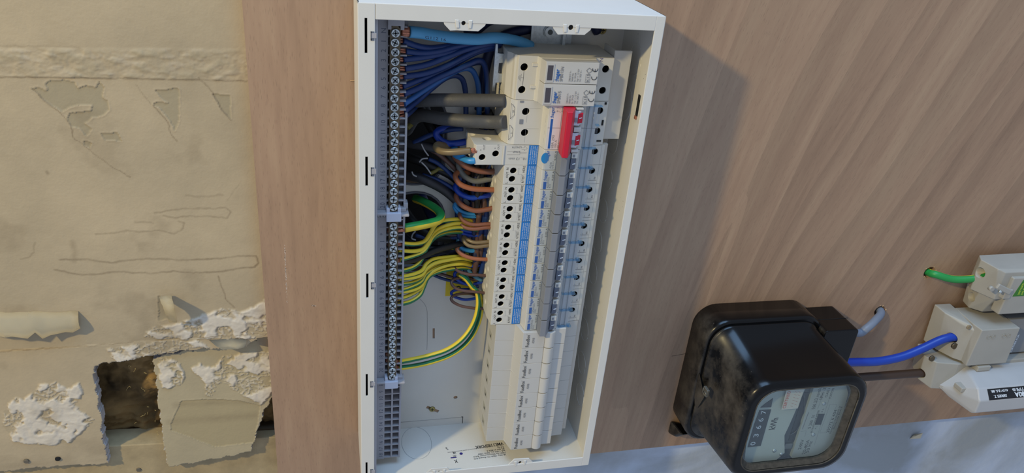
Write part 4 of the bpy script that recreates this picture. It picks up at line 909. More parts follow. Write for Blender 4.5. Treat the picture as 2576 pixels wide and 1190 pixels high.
# ================================================================== cables inside the box
EB = {}
def cable(label, pts, r, m, cat='wire', group=None, strip_=None, seg=10, name='wire', twist=0.0, phase=0.0, bare=None):
    mb = MB()
    if isinstance(m, tuple): o = mb.tube(pts, r, 12, stripe=[0] * 7 + [1] * 5 if len(m) == 2 else None, twist=twist, phase=phase).build(name, list(m), label=label, cat=cat, group=group)
    else: o = mb.tube(pts, r, seg).build(name, m, label=label, cat=cat, group=group)
    if bare:
        mb = MB(); rs_ = random.Random(len(label) + int(abs(bare[0][1]) * 10)); n = bare[2] if len(bare) > 2 else 4
        for k in range(n):
            q = 2 * math.pi * k / n; off = Vector((0, math.cos(q), math.sin(q))) * r * .42
            mb.tube([Vector(bare[0]) + off, (Vector(bare[0]) + Vector(bare[1])) / 2 + off * 1.1, Vector(bare[1]) + off * .8], r * .42, 6, sub=2)
        mb.build('bare_copper', copper, o)
    return o
def depth_path(px, d0, d1, pw=1.0):
    n = len(px) - 1; return [P(x, y, d0 + (d1 - d0) * (i / n) ** pw) for i, (x, y) in enumerate(px)]
# thick sky-blue neutral link
pts = depth_path([(1030, 80), (1060, 83), (1100, 90), (1150, 96), (1200, 99), (1240, 95), (1275, 98), (1310, 106), (1335, 116)], 52, 20, 1.3)
p0 = pts[0]; sk_ = cable('thick sky-blue cable running from the top of the neutral bar along the box top', pts, 4.4, sky_pvc, 'cable', bare=(p0, (p0[0] - 6, p0[1], 52), 7))
text('G112 16', pts[1][0] + 2, 0, 0, 3, navy_pvc, sk_, 'right', fit=16)
for v in sk_.children[-1].data.vertices: pass
tx = sk_.children[-1]; org = origin(sk_)
for v in tx.data.vertices:
    loc = v.co + org; a_ = 1500 - loc.z * 1000; bb = loc.x * 1000
    v.co = V(a_, p0[1] - 2.6 + bb - (a_ - p0[0]) * .10, 56.0 - .02 * (a_ - p0[0]) ) - org
NW = [([(1013, 103), (1053, 117), (1088, 121), (1132, 115), (1168, 106), (1210, 97)], 50, 26, 'the first numbered terminal'),
      ([(1020, 129), (1062, 133), (1106, 128), (1150, 116), (1194, 108), (1247, 104)], 50, 26, 'the second numbered terminal'),
      ([(1014, 150), (1071, 143), (1123, 133), (1176, 119), (1229, 106)], 51, 24, 'the third numbered terminal'),
      ([(1018, 173), (1071, 163), (1123, 144), (1176, 123), (1229, 110), (1262, 108)], 50, 22, 'the fourth numbered terminal'),
      ([(1014, 193), (1071, 184), (1124, 165), (1159, 146), (1212, 122), (1258, 114)], 50, 20, 'the fifth numbered terminal'),
      ([(1012, 218), (1053, 202), (1106, 182), (1150, 158), (1203, 130), (1250, 120)], 50, 16, 'the sixth numbered terminal'),
      ([(1016, 237), (1053, 221), (1100, 196), (1141, 179), (1176, 163), (1203, 152), (1217, 160), (1224, 190), (1226, 240), (1226, 300)], 50, 8, 'the seventh numbered terminal, looping down over the grey tails'),
      ([(1016, 262), (1062, 230), (1106, 202), (1140, 182), (1170, 172), (1190, 180), (1202, 210), (1205, 250), (1205, 300)], 50, 8, 'the eighth numbered terminal, looping down behind the grey tails'),
      ([(1016, 281), (1053, 251), (1088, 221), (1120, 197), (1145, 190), (1163, 200), (1170, 225), (1172, 250), (1172, 300)], 50, 8, 'the ninth numbered terminal, in the smallest loop'),
      ([(1019, 292), (1040, 274), (1062, 248), (1085, 222), (1112, 200), (1160, 172), (1195, 158), (1225, 158)], 50, 7, 'the tenth numbered terminal')]
for k, (px, d0, d1, s_) in enumerate(NW):
    pts = depth_path(px, d0, d1, (.9, .9, .9, .9, .9, .9, .9, .55, .42, .12)[k]); p0 = pts[0]
    cable('blue wire on ' + s_, pts, 2.35 if k else 2.5, blue_pvc if k not in (7,) else mat('mid_blue_cable_sheath', (40, 92, 158), .45), group='blue neutral wires', bare=(p0, (24.5, -24.8 - (k + 1) * PN, 51), 3))
# grey tails
cable('upper thick grey tail cable into the left of the main switch', [PA(1271, 254, 119.5), P(1230, 253, 40), P(1150, 252, 36), P(1090, 252, 28), P(1050, 254, 14), (50, -102, -20), (48, -104, -40)], 5.5, grey_pvc, 'cable', 'grey tails', seg=18, name='tail_cable')
cable('lower thick grey tail cable into the left of the main switch', [PA(1272, 307, 119.5), P(1230, 307, 40), P(1170, 304, 36), P(1110, 298, 24), P(1050, 292, 6), (46, -128, -20), (44, -132, -40)], 5.5, grey_pvc, 'cable', 'grey tails', seg=18, name='tail_cable')
# looping device wires
def loop(label, enter, px, r, m, d_end=8, aw=121.5, group='wires looping into the breakers', da=None):
    e = PA(enter[0], enter[1], aw); pts = [e, (aw - 2.5, e[1], e[2])] if False else [e]
    n = len(px)
    for i, (x, y) in enumerate(px): t_ = (i + 1) / n; pts.append(P(x, y, e[2] + (d_end - e[2]) * t_ ** 1.5 + 3 * math.sin(t_ * math.pi)))
    return cable(label, pts, r, m, group=group)
LP = [('bright blue wire curling into the upper hole of the protruding terminal block', (1176, 356), [(1150, 360), (1128, 361), (1108, 352), (1097, 338), (1103, 328), (1120, 323), (1150, 320)], 2.9, bright_blue, 95.5),
      ('olive-brown wire with bare strands curling into the protruding terminal block', (1184, 379), [(1160, 381), (1130, 383), (1108, 380), (1097, 372), (1101, 364), (1118, 366), (1150, 370)], 2.9, olive_br, 91.5),
      ('light blue wire passing behind the protruding terminal block', (1196, 404), [(1180, 404), (1165, 398), (1148, 390), (1140, 380), (1145, 370)], 2.9, light_blue, 96),
      ('brown wire into the breaker just below the protruding block', (1250, 430), [(1235, 432), (1205, 430), (1175, 420), (1155, 406), (1143, 392), (1145, 380)], 2.6, brown_pvc, 121.5),
      ('grey wire curling in below the topmost brown breaker wire', (1243, 447), [(1225, 452), (1195, 456), (1170, 444), (1157, 427), (1153, 412), (1158, 400)], 2.5, grey_thin, 121.5),
      ('thick tan wire into the second breaker below the block', (1249, 478), [(1225, 477), (1190, 475), (1162, 466), (1148, 452), (1146, 440), (1156, 432), (1180, 436)], 2.4, orange_br, 121.5),
      ('bright blue wire under the thick tan wire', (1240, 489), [(1220, 493), (1188, 498), (1162, 490), (1148, 477), (1147, 466), (1160, 458)], 2.4, bright_blue, 121.5),
      ('brown wire into the third breaker below the block', (1244, 522), [(1225, 527), (1195, 530), (1168, 520), (1151, 505), (1148, 490), (1158, 482)], 2.3, brown_pvc, 121.5),
      ('light blue wire, upper of the close pair', (1234, 539), [(1215, 540), (1180, 538), (1158, 530), (1146, 518), (1148, 508), (1165, 500)], 1.7, light_blue, 121.5),
      ('light blue wire, lower of the close pair', (1233, 545), [(1215, 545), (1180, 545), (1158, 540), (1145, 526), (1144, 515), (1160, 508)], 1.7, light_blue, 121.5),
      ('upper brown wire of the pair into the fourth breaker below the block', (1240, 563), [(1220, 564), (1190, 565), (1168, 557), (1157, 544), (1158, 536), (1175, 530)], 1.8, brown_pvc, 121.5),
      ('lower brown wire of the pair into the fourth breaker below the block', (1240, 572), [(1220, 573), (1192, 576), (1170, 572), (1157, 561), (1157, 550), (1172, 542)], 1.8, brown_pvc, 121.5),
      ('blue wire, upper of the pair under the paired brown wires', (1230, 581), [(1212, 583), (1185, 583), (1165, 578), (1155, 570), (1165, 560)], 1.8, bright_blue, 121.5),
      ('blue wire, lower of the pair under the paired brown wires', (1230, 588), [(1212, 591), (1185, 592), (1165, 587), (1153, 577), (1160, 566)], 1.8, bright_blue, 121.5),
      ('upper olive wire of the pair into the fifth breaker below the block', (1236, 607), [(1218, 609), (1195, 610), (1178, 604), (1168, 594), (1175, 585)], 1.8, olive_br, 121.5),
      ('lower olive wire of the pair into the fifth breaker below the block', (1236, 616), [(1218, 619), (1195, 621), (1176, 616), (1166, 604), (1168, 594), (1180, 588)], 1.8, olive_br, 121.5),
      ('sky-blue wire curling under the tan-brown pair', (1227, 626), [(1210, 630), (1185, 631), (1163, 625), (1152, 614), (1156, 604), (1175, 600)], 2.0, light_blue, 121.5),
      ('single tan wire into the sixth breaker below the block', (1232, 653), [(1210, 652), (1185, 649), (1162, 640), (1150, 628), (1156, 618), (1175, 612)], 1.9, orange_br, 121.5),
      ('thin bright blue wire under the single tan wire', (1223, 663), [(1205, 668), (1178, 669), (1158, 663), (1148, 654), (1150, 646), (1170, 640)], 1.5, bright_blue, 121.5),
      ('thin dark brown wire into the seventh breaker below the block', (1228, 694), [(1205, 692), (1178, 690), (1155, 683), (1142, 672), (1146, 664), (1165, 660), (1190, 664)], 1.5, dark_br, 121.5),
      ('thin blue wire of the seventh breaker below the block', (1219, 707), [(1203, 712), (1182, 716), (1160, 709), (1147, 699), (1144, 688), (1155, 680), (1180, 680)], 1.6, bright_blue, 121.5),
      ('thin brown wire into the eighth breaker below the block', (1225, 738), [(1205, 735), (1178, 733), (1155, 729), (1140, 720), (1136, 710), (1145, 701), (1175, 699), (1200, 702)], 1.4, dark_br, 121.5),
      ('thin blue wire of the eighth breaker below the block', (1215, 746), [(1200, 750), (1172, 754), (1152, 750), (1138, 743), (1136, 735), (1150, 729), (1180, 728)], 1.4, bright_blue, 121.5),
      ('lowest thin brown wire looping beside the empty lower part', (1221, 776), [(1200, 776), (1175, 773), (1155, 768), (1138, 758), (1136, 748), (1150, 741), (1178, 738), (1200, 744)], 1.4, dark_br, 121.5)]
for l_, e, px, r, m, aw in LP:
    o = loop(l_, e, px, r, m, aw=aw)
    if 'olive-brown wire with bare' in l_:
        mb = MB(); c = PA(1184, 379, 91.5)
        for k in range(9): q = k * .7; mb.tube([(c[0] - 1, c[1] + 1.6 * math.cos(q), c[2] + 1.6 * math.sin(q)), (c[0] + 5, c[1] + 1.9 * math.cos(q), c[2] + 1.9 * math.sin(q))], .6, 6)
        mb.build('bare_copper', copper, o)
# earth wires
E = (yel, grn); EBG = (yel, grn_b)
def earth(label, px, d0, d1, r=2.0, ph=0.0, tw=0.004, pw=1.0, mats=E, bare_i=None, extra=None):
    pts = depth_path(px, d0, d1, pw)
    if extra: pts += [P(px[-1][0] + 22, px[-1][1] + 4, max(5, d1 - 6)), P(px[-1][0] + 48, px[-1][1] + 10, 4)]
    p0 = pts[0]; return cable(label, pts, r, mats, group='green and yellow earth wires', twist=tw, phase=ph, bare=(p0, (24.5, -184.9 - bare_i * 7.13, 51), 3) if bare_i is not None else None)
earth('thick green and yellow earth cable bending from the earth bar into the wall hole', [(1017, 574), (1045, 569), (1075, 563), (1100, 556), (1109, 545), (1104, 532), (1085, 518), (1062, 506), (1045, 500)], 52, -14, 3.9, -0.5, 0.0, 1.6, EBG, 1, None)
EW = [('first', [(1014, 613), (1045, 614), (1068, 607), (1082, 588), (1094, 568), (1110, 557), (1150, 552), (1185, 556)], 3, 2.0),
      ('second', [(1002, 630), (1040, 632), (1064, 626), (1078, 606), (1088, 588), (1108, 573), (1150, 562), (1185, 566)], 4, 1.9),
      ('third', [(1006, 654), (1035, 646), (1064, 634), (1078, 616), (1090, 596), (1110, 582), (1150, 573), (1185, 576)], 5, 1.9),
      ('fourth', [(1002, 684), (1035, 675), (1056, 660), (1068, 636), (1080, 612), (1100, 594), (1130, 585), (1160, 584)], 7, 1.9),
      ('fifth', [(1006, 697), (1040, 690), (1062, 680), (1072, 664), (1090, 652), (1120, 648), (1160, 645)], 8, 1.9),
      ('sixth', [(1004, 703), (1040, 699), (1062, 691), (1073, 676), (1095, 662), (1130, 654), (1160, 650)], 8, 1.8),
      ('seventh', [(1002, 716), (1036, 711), (1058, 701), (1070, 686), (1090, 670), (1125, 658), (1160, 652)], 9, 1.8),
      ('eighth', [(1002, 733), (1036, 722), (1060, 709), (1071, 691), (1092, 676), (1125, 664), (1162, 659)], 10, 1.8),
      ('ninth', [(1002, 737), (1036, 731), (1058, 721), (1070, 704), (1090, 682), (1125, 668), (1162, 664)], 10, 1.7),
      ('tenth', [(1002, 753), (1032, 742), (1058, 726), (1068, 706), (1084, 690), (1118, 675), (1162, 669)], 11, 1.9),
      ('eleventh', [(1001, 767), (1032, 759), (1056, 743), (1066, 722), (1078, 697), (1105, 683), (1140, 676), (1165, 674)], 12, 2.0)]
for k, (s_, px, bi, r) in enumerate(EW): earth('%s thin earth wire below the thick one on the earth bar' % s_, px, 51, 14 + (k % 3) * 3, r, -3.9 + .5 * math.sin(k * 1.7), 0.004, .9, E, bi if k in (0, 2, 4, 9) else None, True)
earth('upper of two long earth wires sweeping to the lower end of the earth bar', [(1003, 911), (1035, 905), (1075, 896), (1120, 882), (1155, 860), (1180, 832), (1196, 800), (1203, 765), (1200, 735), (1188, 722), (1172, 702), (1155, 690)], 51, 15, 2.35, -4.2, 0.0, .8, E, 19)
earth('lower of two long earth wires sweeping to the lower end of the earth bar', [(1002, 926), (1040, 921), (1085, 911), (1130, 895), (1165, 872), (1190, 842), (1206, 805), (1211, 770), (1206, 742), (1196, 728), (1182, 708), (1165, 694)], 51, 8, 2.35, -.5, 0.0, .8, E, 20)
# black core on the earth bar, dark bundle behind the breakers
cable('black cable leaving the earth bar towards the tangle', depth_path([(1005, 657), (1035, 655), (1065, 643), (1095, 630), (1130, 620), (1165, 612), (1200, 606)], 50, 5), 3.0, black_pvc, 'cable', bare=(P(1005, 657, 50), (26, -217.5, 51), 3))
TG = [('navy wire rising along the left of the breakers, outermost', [(1163, 560), (1157, 600), (1152, 560), (1150, 520), (1152, 480), (1160, 440), (1170, 410)], 12, 10, 2.4, blue_pvc),
      ('navy wire rising along the breakers, second from the left', [(1172, 690), (1164, 640), (1160, 590), (1158, 540), (1160, 490), (1168, 450)], 14, 10, 2.4, navy_pvc),
      ('blue wire slanting from the lower hole past the yellow sticker', [(1082, 688), (1110, 700), (1145, 709), (1180, 716), (1205, 722)], 6, 14, 1.5, blue_pvc),
      ('dark brown wire slanting above the yellow sticker', [(1085, 684), (1110, 690), (1140, 698), (1175, 702), (1205, 704)], 6, 12, 1.5, dark_br),
      ('light teal wire dropping behind the loops, upper', [(1170, 590), (1192, 560), (1206, 528), (1198, 500), (1214, 470)], 6, 14, 1.6, mat('teal_wire', (70, 122, 148), .5)),
      ('light teal wire dropping behind the loops, lower', [(1152, 600), (1160, 640), (1170, 668), (1190, 692), (1212, 706)], 12, 16, 1.9, MATS['teal_wire']),
      ('teal wire near the lowest loops', [(1160, 668), (1172, 695), (1188, 722), (1209, 742)], 12, 16, 2.1, MATS['teal_wire']),
      ('blue wire from the upper hole to the first breakers', [(1062, 440), (1095, 450), (1125, 465), (1150, 480), (1175, 490)], 4, 12, 1.9, blue_pvc),
      ('brown wire from the upper hole along the box back', [(1048, 440), (1080, 455), (1120, 470), (1150, 481), (1180, 500)], 2, 8, 2.0, dark_br),
      ('blue wire crossing from the upper hole to the block', [(1040, 360), (1070, 345), (1100, 334), (1135, 326), (1165, 324)], 6, 16, 2.2, blue_pvc),
      ('dark blue wire crossing under the grey sheath', [(1078, 400), (1100, 410), (1125, 430), (1150, 455), (1175, 470)], 8, 14, 1.9, blue_pvc),
      ('brown wire crossing to the third breaker', [(1070, 370), (1100, 385), (1130, 410), (1160, 440), (1185, 455)], 8, 12, 2.2, dark_br),
      ('blue wire low behind the earth wires', [(1045, 592), (1080, 600), (1110, 600), (1150, 598), (1185, 595)], 4, 12, 1.9, blue_pvc),
      ('brown wire low behind the earth wires', [(1060, 585), (1095, 588), (1130, 592), (1180, 590)], 4, 10, 1.9, dark_br),
      ('navy wire crossing low to the sixth breaker', [(1050, 650), (1090, 640), (1130, 632), (1165, 625), (1190, 620)], 4, 12, 2.2, navy_pvc),
      ('yellow and green wire deep behind the loops', [(1100, 625), (1125, 620), (1150, 628), (1180, 636)], 6, 10, 1.9, E),
      ('olive yellow wire in the upper hole under the grey tail', [(1024, 322), (1040, 308), (1062, 300), (1090, 305)], 4, -8, 2.4, mat('dull_yellow_wire', (120, 112, 48), .5)),
      ('small yellow and grey wire end in the upper hole', [(1082, 437), (1095, 430), (1105, 424), (1125, 428)], 6, 4, 1.8, MATS['dull_yellow_wire'])]
for l_, px, d0, d1, r, m in TG: cable(l_, depth_path(px, d0, d1), r, m, group='tangle of wires behind the breakers')
for k in range(16):
    rs_ = random.Random(40 + k); a0 = 104 + rs_.uniform(0, 15); m = [navy_pvc, black_pvc, blue_pvc, dark_br, black_pvc][k % 5]
    pts = [(a0 + rs_.uniform(-3, 3), b_, 4 + rs_.uniform(0, 14)) for b_ in range(-262 + (k % 4) * 9, -100, 22)]
    cable('dark cable running along the box back under the left ends of the breakers', pts, 2.6, m, 'cable', 'dark cables behind the breakers', seg=8, name='bundled_cable')
SHE = [([(52, -96, -35), (60, -110, -8), (72, -128, 6), (88, -150, 7), (104, -172, 6)], black_pvc), ([(34, -144, -35), (44, -148, -10), (62, -152, 1), (88, -166, 0), (108, -190, 0)], black_pvc),
       ([(30, -156, -35), (40, -163, -6), (58, -164, 8), (80, -176, 9), (104, -200, 9)], mat('charcoal_sheath', (44, 44, 50), .5)), ([(30, -130, -35), (40, -132, -4), (60, -133, 8), (84, -138, 8), (104, -150, 8)], MATS['charcoal_sheath']),
       ([(40, -200, -35), (52, -212, -5), (70, -222, 6), (95, -226, 7), (112, -232, 6)], black_pvc), ([(36, -225, -35), (48, -232, -5), (66, -236, 5), (90, -238, 6), (112, -244, 6)], black_pvc),
       ([(40, -245, -35), (52, -250, -5), (68, -250, 5), (90, -248, 6), (112, -254, 6)], MATS['charcoal_sheath']), ([(64, -200, -35), (70, -208, -4), (80, -214, 5), (96, -218, 6), (112, -222, 6)], navy_pvc),
       ([(60, -100, -30), (66, -112, -4), (84, -112, 6), (105, -108, 8), (118, -102, 8)], black_pvc), ([(160, -26, 4), (140, -30, 5), (122, -36, 6), (112, -48, 6), (108, -72, 6), (106, -100, 5)], navy_pvc),
       ([(168, -20, 4), (140, -18, 5), (112, -22, 7), (100, -30, 8), (90, -36, 9)], navy_pvc), ([(150, -14, 4), (125, -14, 6), (104, -20, 9), (90, -28, 12)], black_pvc), ([(206, -30, 3), (196, -18, 5), (180, -12, 6), (150, -10, 6), (128, -18, 8)], navy_pvc)]
for pts, m in SHE: cable('dark sheathed cable from the wall hole into the back of the box' if pts[0][2] < 0 else 'dark sheathed cable behind the top of the rail', pts, 4.2, m, 'cable', 'sheathed cables from the wall holes' if pts[0][2] < 0 else 'sheathed cables at the top of the box', name='sheathed_cable')
mb = MB()
for q_, px in enumerate(([(1060, 362), (1068, 378), (1078, 392)], [(1055, 408), (1062, 400), (1076, 398)], [(1060, 408), (1072, 420), (1084, 437)], [(1036, 432), (1040, 440), (1048, 444)], [(1045, 582), (1038, 590), (1036, 600), (1046, 604)])):
    o = MB().tube(depth_path(px, 12, 12), .7, 6).build('sheath_edge', mat('pale_sheath_edge', (172, 172, 176), .5), label='pale cut sheath edge ' + ('topmost in the tangle of the upper hole', 'curling rightwards in the upper hole, above the long slanted one', 'slanting long across the upper hole', 'lowest and leftmost in the upper hole', 'hooked around a blue wire below the thick earth cable')[q_], cat='sheath', group='pale cut sheath edges')

# ================================================================== electricity meter
mt = thing('electricity_meter', (435, -400, 0), 'black bakelite electricity meter with a glass window', 'electricity meter')
def rr_loft(secs, name, m, par, cap0=True, cap1=True, bev=0):
    """secs: (d, a0, a1, b0, b1, r) rounded rectangles"""
    mb = MB(); rings = []
    for (d, a0, a1, b0, b1, r) in secs: rings.append([mb.bm.verts.new((x, y, d)) for x, y in rrect(a0, a1, b0, b1, r, 8)])
    for A, B in zip(rings, rings[1:]):
        for i in range(len(A)): mb.bm.faces.new((A[i], A[(i + 1) % len(A)], B[(i + 1) % len(B)], B[i])).smooth = True
    if cap0: mb.bm.faces.new(list(reversed(rings[0])))
    if cap1: mb.bm.faces.new(rings[-1])
    return mb.build(name, m, par)
F = 119
rr_loft([(0, 362, 500, -480, -318, 24), (30, 361, 501, -480, -317, 25), (35, 361.5, 500.5, -479.5, -317.5, 25), (36.5, 363.5, 498.5, -477, -320, 24)], 'back_case', bakelite, mt)
fb = rr_loft([(34, 365, 497, -476, -321, 24), (39, 367, 496, -474, -323, 24), (42, 371, 499, -470, -327, 24), (108, 368.5, 505.5, -459, -335.5, 24), (115, 369, 507, -459, -336, 25), (118.5, 371, 505, -457, -338, 25), (119.3, 374, 502, -454, -341, 23)], 'front_case', bakelite, mt)
cut(fb, [MB().prism(rrect(380, 496.5, -449.5, -343.5, 21, 8), 100.5, 130, 'd')])
mb = MB(); rr = rrect(380, 496.5, -449.5, -343.5, 21, 8); mb.tube([(x, y, 119.2) for x, y in rr + rr[:1]], .7, 6, sub=1); mb.build('window_edge', bezel_m, mt)
# inner chamfered metal bezel on the right and lower sides
mb = MB(); ro, ri = rrect(380.4, 496.1, -449.1, -343.9, 21, 8), rrect(384.5, 489.5, -444, -345, 18, 8)
vo = [mb.bm.verts.new((x, y, 118)) for x, y in ro]; vi = [mb.bm.verts.new((x, y, 113)) for x, y in ri]
for i in range(len(vo)): mb.bm.faces.new((vo[i], vo[(i + 1) % len(vo)], vi[(i + 1) % len(vi)], vi[i]))
mb.build('bezel', bezel_m, mt)
MB().prism(rrect(383, 492, -446, -344.4, 18, 8), 113.4, 114.2, 'd').build('window_glass', glass_m, mt)
dial = MB().prism(rrect(380.5, 496, -449, -344, 20, 8), 101, 103.5, 'd').build('dial_backing', dial_dk, mt)
def onp(x, y, d): return P(x, y, d)
dd = 107
# crop origin (1860,960) scale 5.175
def mc(x, y, d=dd): return P(1860 + x / 5.175, 960 + y / 5.175, d)
q = [mc(*p)[:2] for p in ((60, 1075), (420, 1075), (590, 930), (585, 700), (640, 590), (860, 90), (300, 90), (120, 560))]
m1 = MB().prism(q, 103, dd, 'd', bev=.2).build('register_plate', dial_m, mt)
q = [mc(*p)[:2] for p in ((675, 985), (760, 1080), (1180, 1000), (1420, 160), (1390, 40), (975, 60))]
m2 = MB().prism(q, 103, dd, 'd', bev=.2).build('rating_plate', mat('rating_plate_grey', (158, 164, 160), .45), mt)
q = [mc(*p)[:2] for p in ((600, 860), (690, 905), (930, 90), (850, 90), (640, 640))]
MB().prism([mc(*p, 104)[:2] for p in ((640, 770), (710, 785), (930, 150), (845, 140))], 103.5, 104.0, 'd').build('rotor_opening', mat('rotor_gap', (30, 33, 36), .35), mt)
mb = MB(); mb.tube([mc(835, 150, 104.4), mc(850, 320, 104.5), mc(815, 500, 104.5), mc(740, 640, 104.5), mc(665, 690, 104.4)], .5, 6); mb.build('rotor_disc', mat('rotor_edge', (96, 100, 104), .3, .8), mt)
mb = MB(); mb.quad_box(mc(600, 860)[0], mc(690, 880)[0], mc(640, 890)[1], mc(640, 830)[1], 104, 105.5, .3); mb.build('magnet', mat('dull_alloy', (120, 124, 124), .4, .6), mt)
# counter window and digits
q = [mc(*p)[:2] for p in ((105, 852), (275, 835), (412, 360), (260, 372), (190, 560))]
cw = MB().prism(q, dd, dd + .5, 'd', bev=.15).build('counter_window', mat('counter_black', (34, 38, 42), .35), m1)
for s_, x, y in (('0', 205, 800), ('3', 245, 700), ('6', 278, 590), ('6', 308, 495), ('7', 345, 395)):
    c = mc(x, y); text(s_, c[0], c[1] - 2.6, dd + .56, 8.4, white_ink, cw, fit=4.6, name='digit')
q = [mc(*p)[:2] for p in ((275, 335), (410, 330), (435, 215), (330, 290))]; MB().prism(q, dd, dd + .5, 'd').build('counter_window', MATS['counter_black'], m1)
c = mc(460, 625); text('kWh', c[0], c[1], dd + .1, 10.5, black_ink, m1, fit=15.5, bold=.015)
q = [mc(*p, dd + 3)[:2] for p in ((550, 370), (760, 350), (845, 100), (615, 110))]
stc = MB().prism(q, dd + 2.6, dd + 2.9, 'd').build('certified_sticker', mat('aged_white_sticker', (200, 196, 186), .5), m1)
c = mc(600, 350, dd + 3); text('CERTIFIED', c[0], c[1], dd + 3.0, 5.0, mat('faded_red_ink', (196, 84, 70), .6), stc, fit=22, bold=.01)
c = mc(690, 340, dd + 3); text('/ / / / / /', c[0], c[1] + 1, dd + 3.0, 4.0, mat('faint_red_ink', (186, 140, 130), .6), stc, fit=20); c = mc(740, 320, dd + 3); text('/ / / / /', c[0], c[1] + 1, dd + 3.0, 4.0, MATS['faint_red_ink'], stc, fit=18)
for s_, x, y, sz, ft in (('240V', 800, 885, 5.6, 14), ('20-80A', 850, 945, 5.6, 20), ('50 Hz', 900, 925, 5.6, 16), ('S 200  31', 925, 610, 5.0, 18), ('AC WATTHOUR METER', 945, 670, 3.4, 31), ('166 2/3 revs/k', 975, 360, 5.4, 27), ('1PH  2', 1075, 240, 5.4, 15), ('CLASS 2', 1140, 205, 3.8, 12), ('FLOTON', 1190, 220, 3.8, 13), ('29272 6 404', 1165, 665, 4.8, 31), ('THIS METER IS THE PROPERTY OF', 1190, 680, 2.6, 38), ('Electricity Board', 1235, 620, 2.8, 30), ('P L', 1000, 620, 2.8, 4), ('F L', 1085, 400, 2.8, 5)):
    c = mc(x, y); text(s_, c[0], c[1], dd + .1, sz, black_ink, m2, fit=ft)
def ln(*pts, w_=.25, par=m2): strip([mc(*p)[:2] for p in pts], w_, dd + .08, grey_ink, par)
ln((930, 370), (985, 350), (1060, 95)); ln((1020, 355), (1110, 100)); ln((1045, 670), (1120, 665), (1270, 300), (1180, 295), (1045, 670)); ln((975, 830), (1210, 90)); ln((800, 650), (870, 640), (850, 720)); ln((820, 620), (900, 400), w_=.8)
mb = MB(); q = [mc(*p)[:2] for p in ((980, 560), (1060, 560), (1110, 420), (1030, 420))]; mb.prism(q, dd, dd + .3, 'd', bev=.1); mb.build('black_pad', MATS['counter_black'], m2)
for x, y, par in ((1100, 285, m2), (960, 690, m2), (455, 900, m1), (545, 945, m1)):
    c = mc(x, y); MB().sphere((c[0], c[1], dd), 2.3, (1, 1, .5)).build('dial_screw', steel, par)
# terminal cover, seal, raised lug
tc_ = MB().prism(rrect(494, 537, -470, -329, 4, 3), 0, 48, 'd', bev=1.2).build('terminal_cover', bakelite, mt); MB().tube([(498, -328.9, 26), (537.2, -328.9, 26)], .3, 5, sub=1).build('cover_seam', dk, tc_)
MB().hull([PA(1731, 922, 362), PA(1760, 940, 362), PA(1772, 1000, 366), PA(1735, 1000, 362), (366, -412, 34), (368, -430, 40), (366, -395, 30)], bev=.6).build('sealing_lug', bakelite, mt)
MB().hull([(362.5, -480, 0), (362.5, -500, 0), (402, -492, 0), (366, -480, 26), (366, -494, 14), (398, -478, 26), (398, -488, 16)], bev=2).build('mounting_lug', bakelite, mt)
c = PA(1779, 985, 362)
mb = MB(); mb.quad_box(c[0] - 3, c[0] + .5, c[1] - 4.5, c[1] + 4.5, c[2] - 4.5, c[2] + 4.5, .8); mb.build('seal_tag', mat('dull_lead', (120, 116, 106), .5, .6), mt)
mb = MB(); n = 14; mb.tube([(c[0] - 3.5, c[1] - 1 + 2.2 * math.cos(2 * math.pi * k / n), c[2] + 2.4 + 2.2 * math.sin(2 * math.pi * k / n)) for k in range(n + 1)], .6, 6, sub=1); mb.tube([(c[0] - 3.5, c[1] + 3.0, c[2] - 3), (c[0] - 4.5, c[1], c[2] - 1), (c[0] - 3.5, c[1] - 3, c[2] - 3)], .5, 6); mb.build('seal_ring', MATS['dull_lead'], mt)
# cables at the meter
cable('short grey cable bending from the meter top-right into a hole in the board', [(530, -345, 22), P(2158, 838, 22), P(2180, 826, 22), P(2200, 808, 16), (hA[0], hA[1], 2), (hA[0] + 1, hA[1] + 1, -18)], 4.6, lgrey_pvc, 'cable', seg=16, name='meter_cable')
cable('thick bright blue cable from the meter to the neutral block', [P(2120, 912, 24), P(2150, 911, 25), P(2210, 909, 27), P(2270, 897, 30), P(2320, 877, 31), P(2365, 856, 33), P(2395, 848, 34), P(2412, 849, 34)], 5.0, bright_blue, 'cable', seg=16, name='meter_cable')
cable('straight dark brown cable from the meter to the fuse holder', [P(2140, 951, 24), L2(P(2140, 951, 24), (672, -411, 32), .5), (672, -411, 32)], 5.0, mat('dark_brown_thick_sheath', (64, 47, 36), .5), 'cable', seg=16, name='meter_cable')
earth_o = cable('green and yellow cable from the small board hole to the earth block', [(hB[0] - 1, hB[1], -16), (hB[0], hB[1], 0), P(2355, 691, 8), P(2395, 702, 14), P(2440, 702, 20), P(2480, 695, 24), P(2510, 690, 26)], 4.3, (grn_b, yel), 'cable', name='earth_cable', phase=0.15, twist=0)

# ================================================================== earth block, neutral block, fuse holder (run on beyond the right edge)
t_ = thing('earth_block', (745, -290, 0), 'light grey earth connector block with a green label at the right edge', 'connector block')
R_E = 860
eb = MB().hull([(698, -262, 12), (691, -262, 22), (694, -262, 44), (702, -265, 48), (698, -300, 12), (691, -300, 24), (702, -300, 48)] + [(R_E, -262, 8), (R_E, -265, 48), (R_E, -300, 8), (R_E, -300, 48)], bev=.8).build('block_body', aged_pla, t_)
cut(eb, [MB().cyl((685, -276.5, 27), 'a', 6.4, 22, 28)])
lo = MB().hull([(702, -300, 8), (699, -300, 30), (708, -300, 44), (706, -327, 8), (702, -327, 22), (712, -327, 32)] + [(R_E, -299, 8), (R_E, -299, 44), (R_E, -327, 8), (R_E, -327, 32)], bev=.8).build('lower_block', aged_pla, t_)
cut(lo, [MB().cyl((693, -313, 21), 'a', 5.8, 16, 28)])
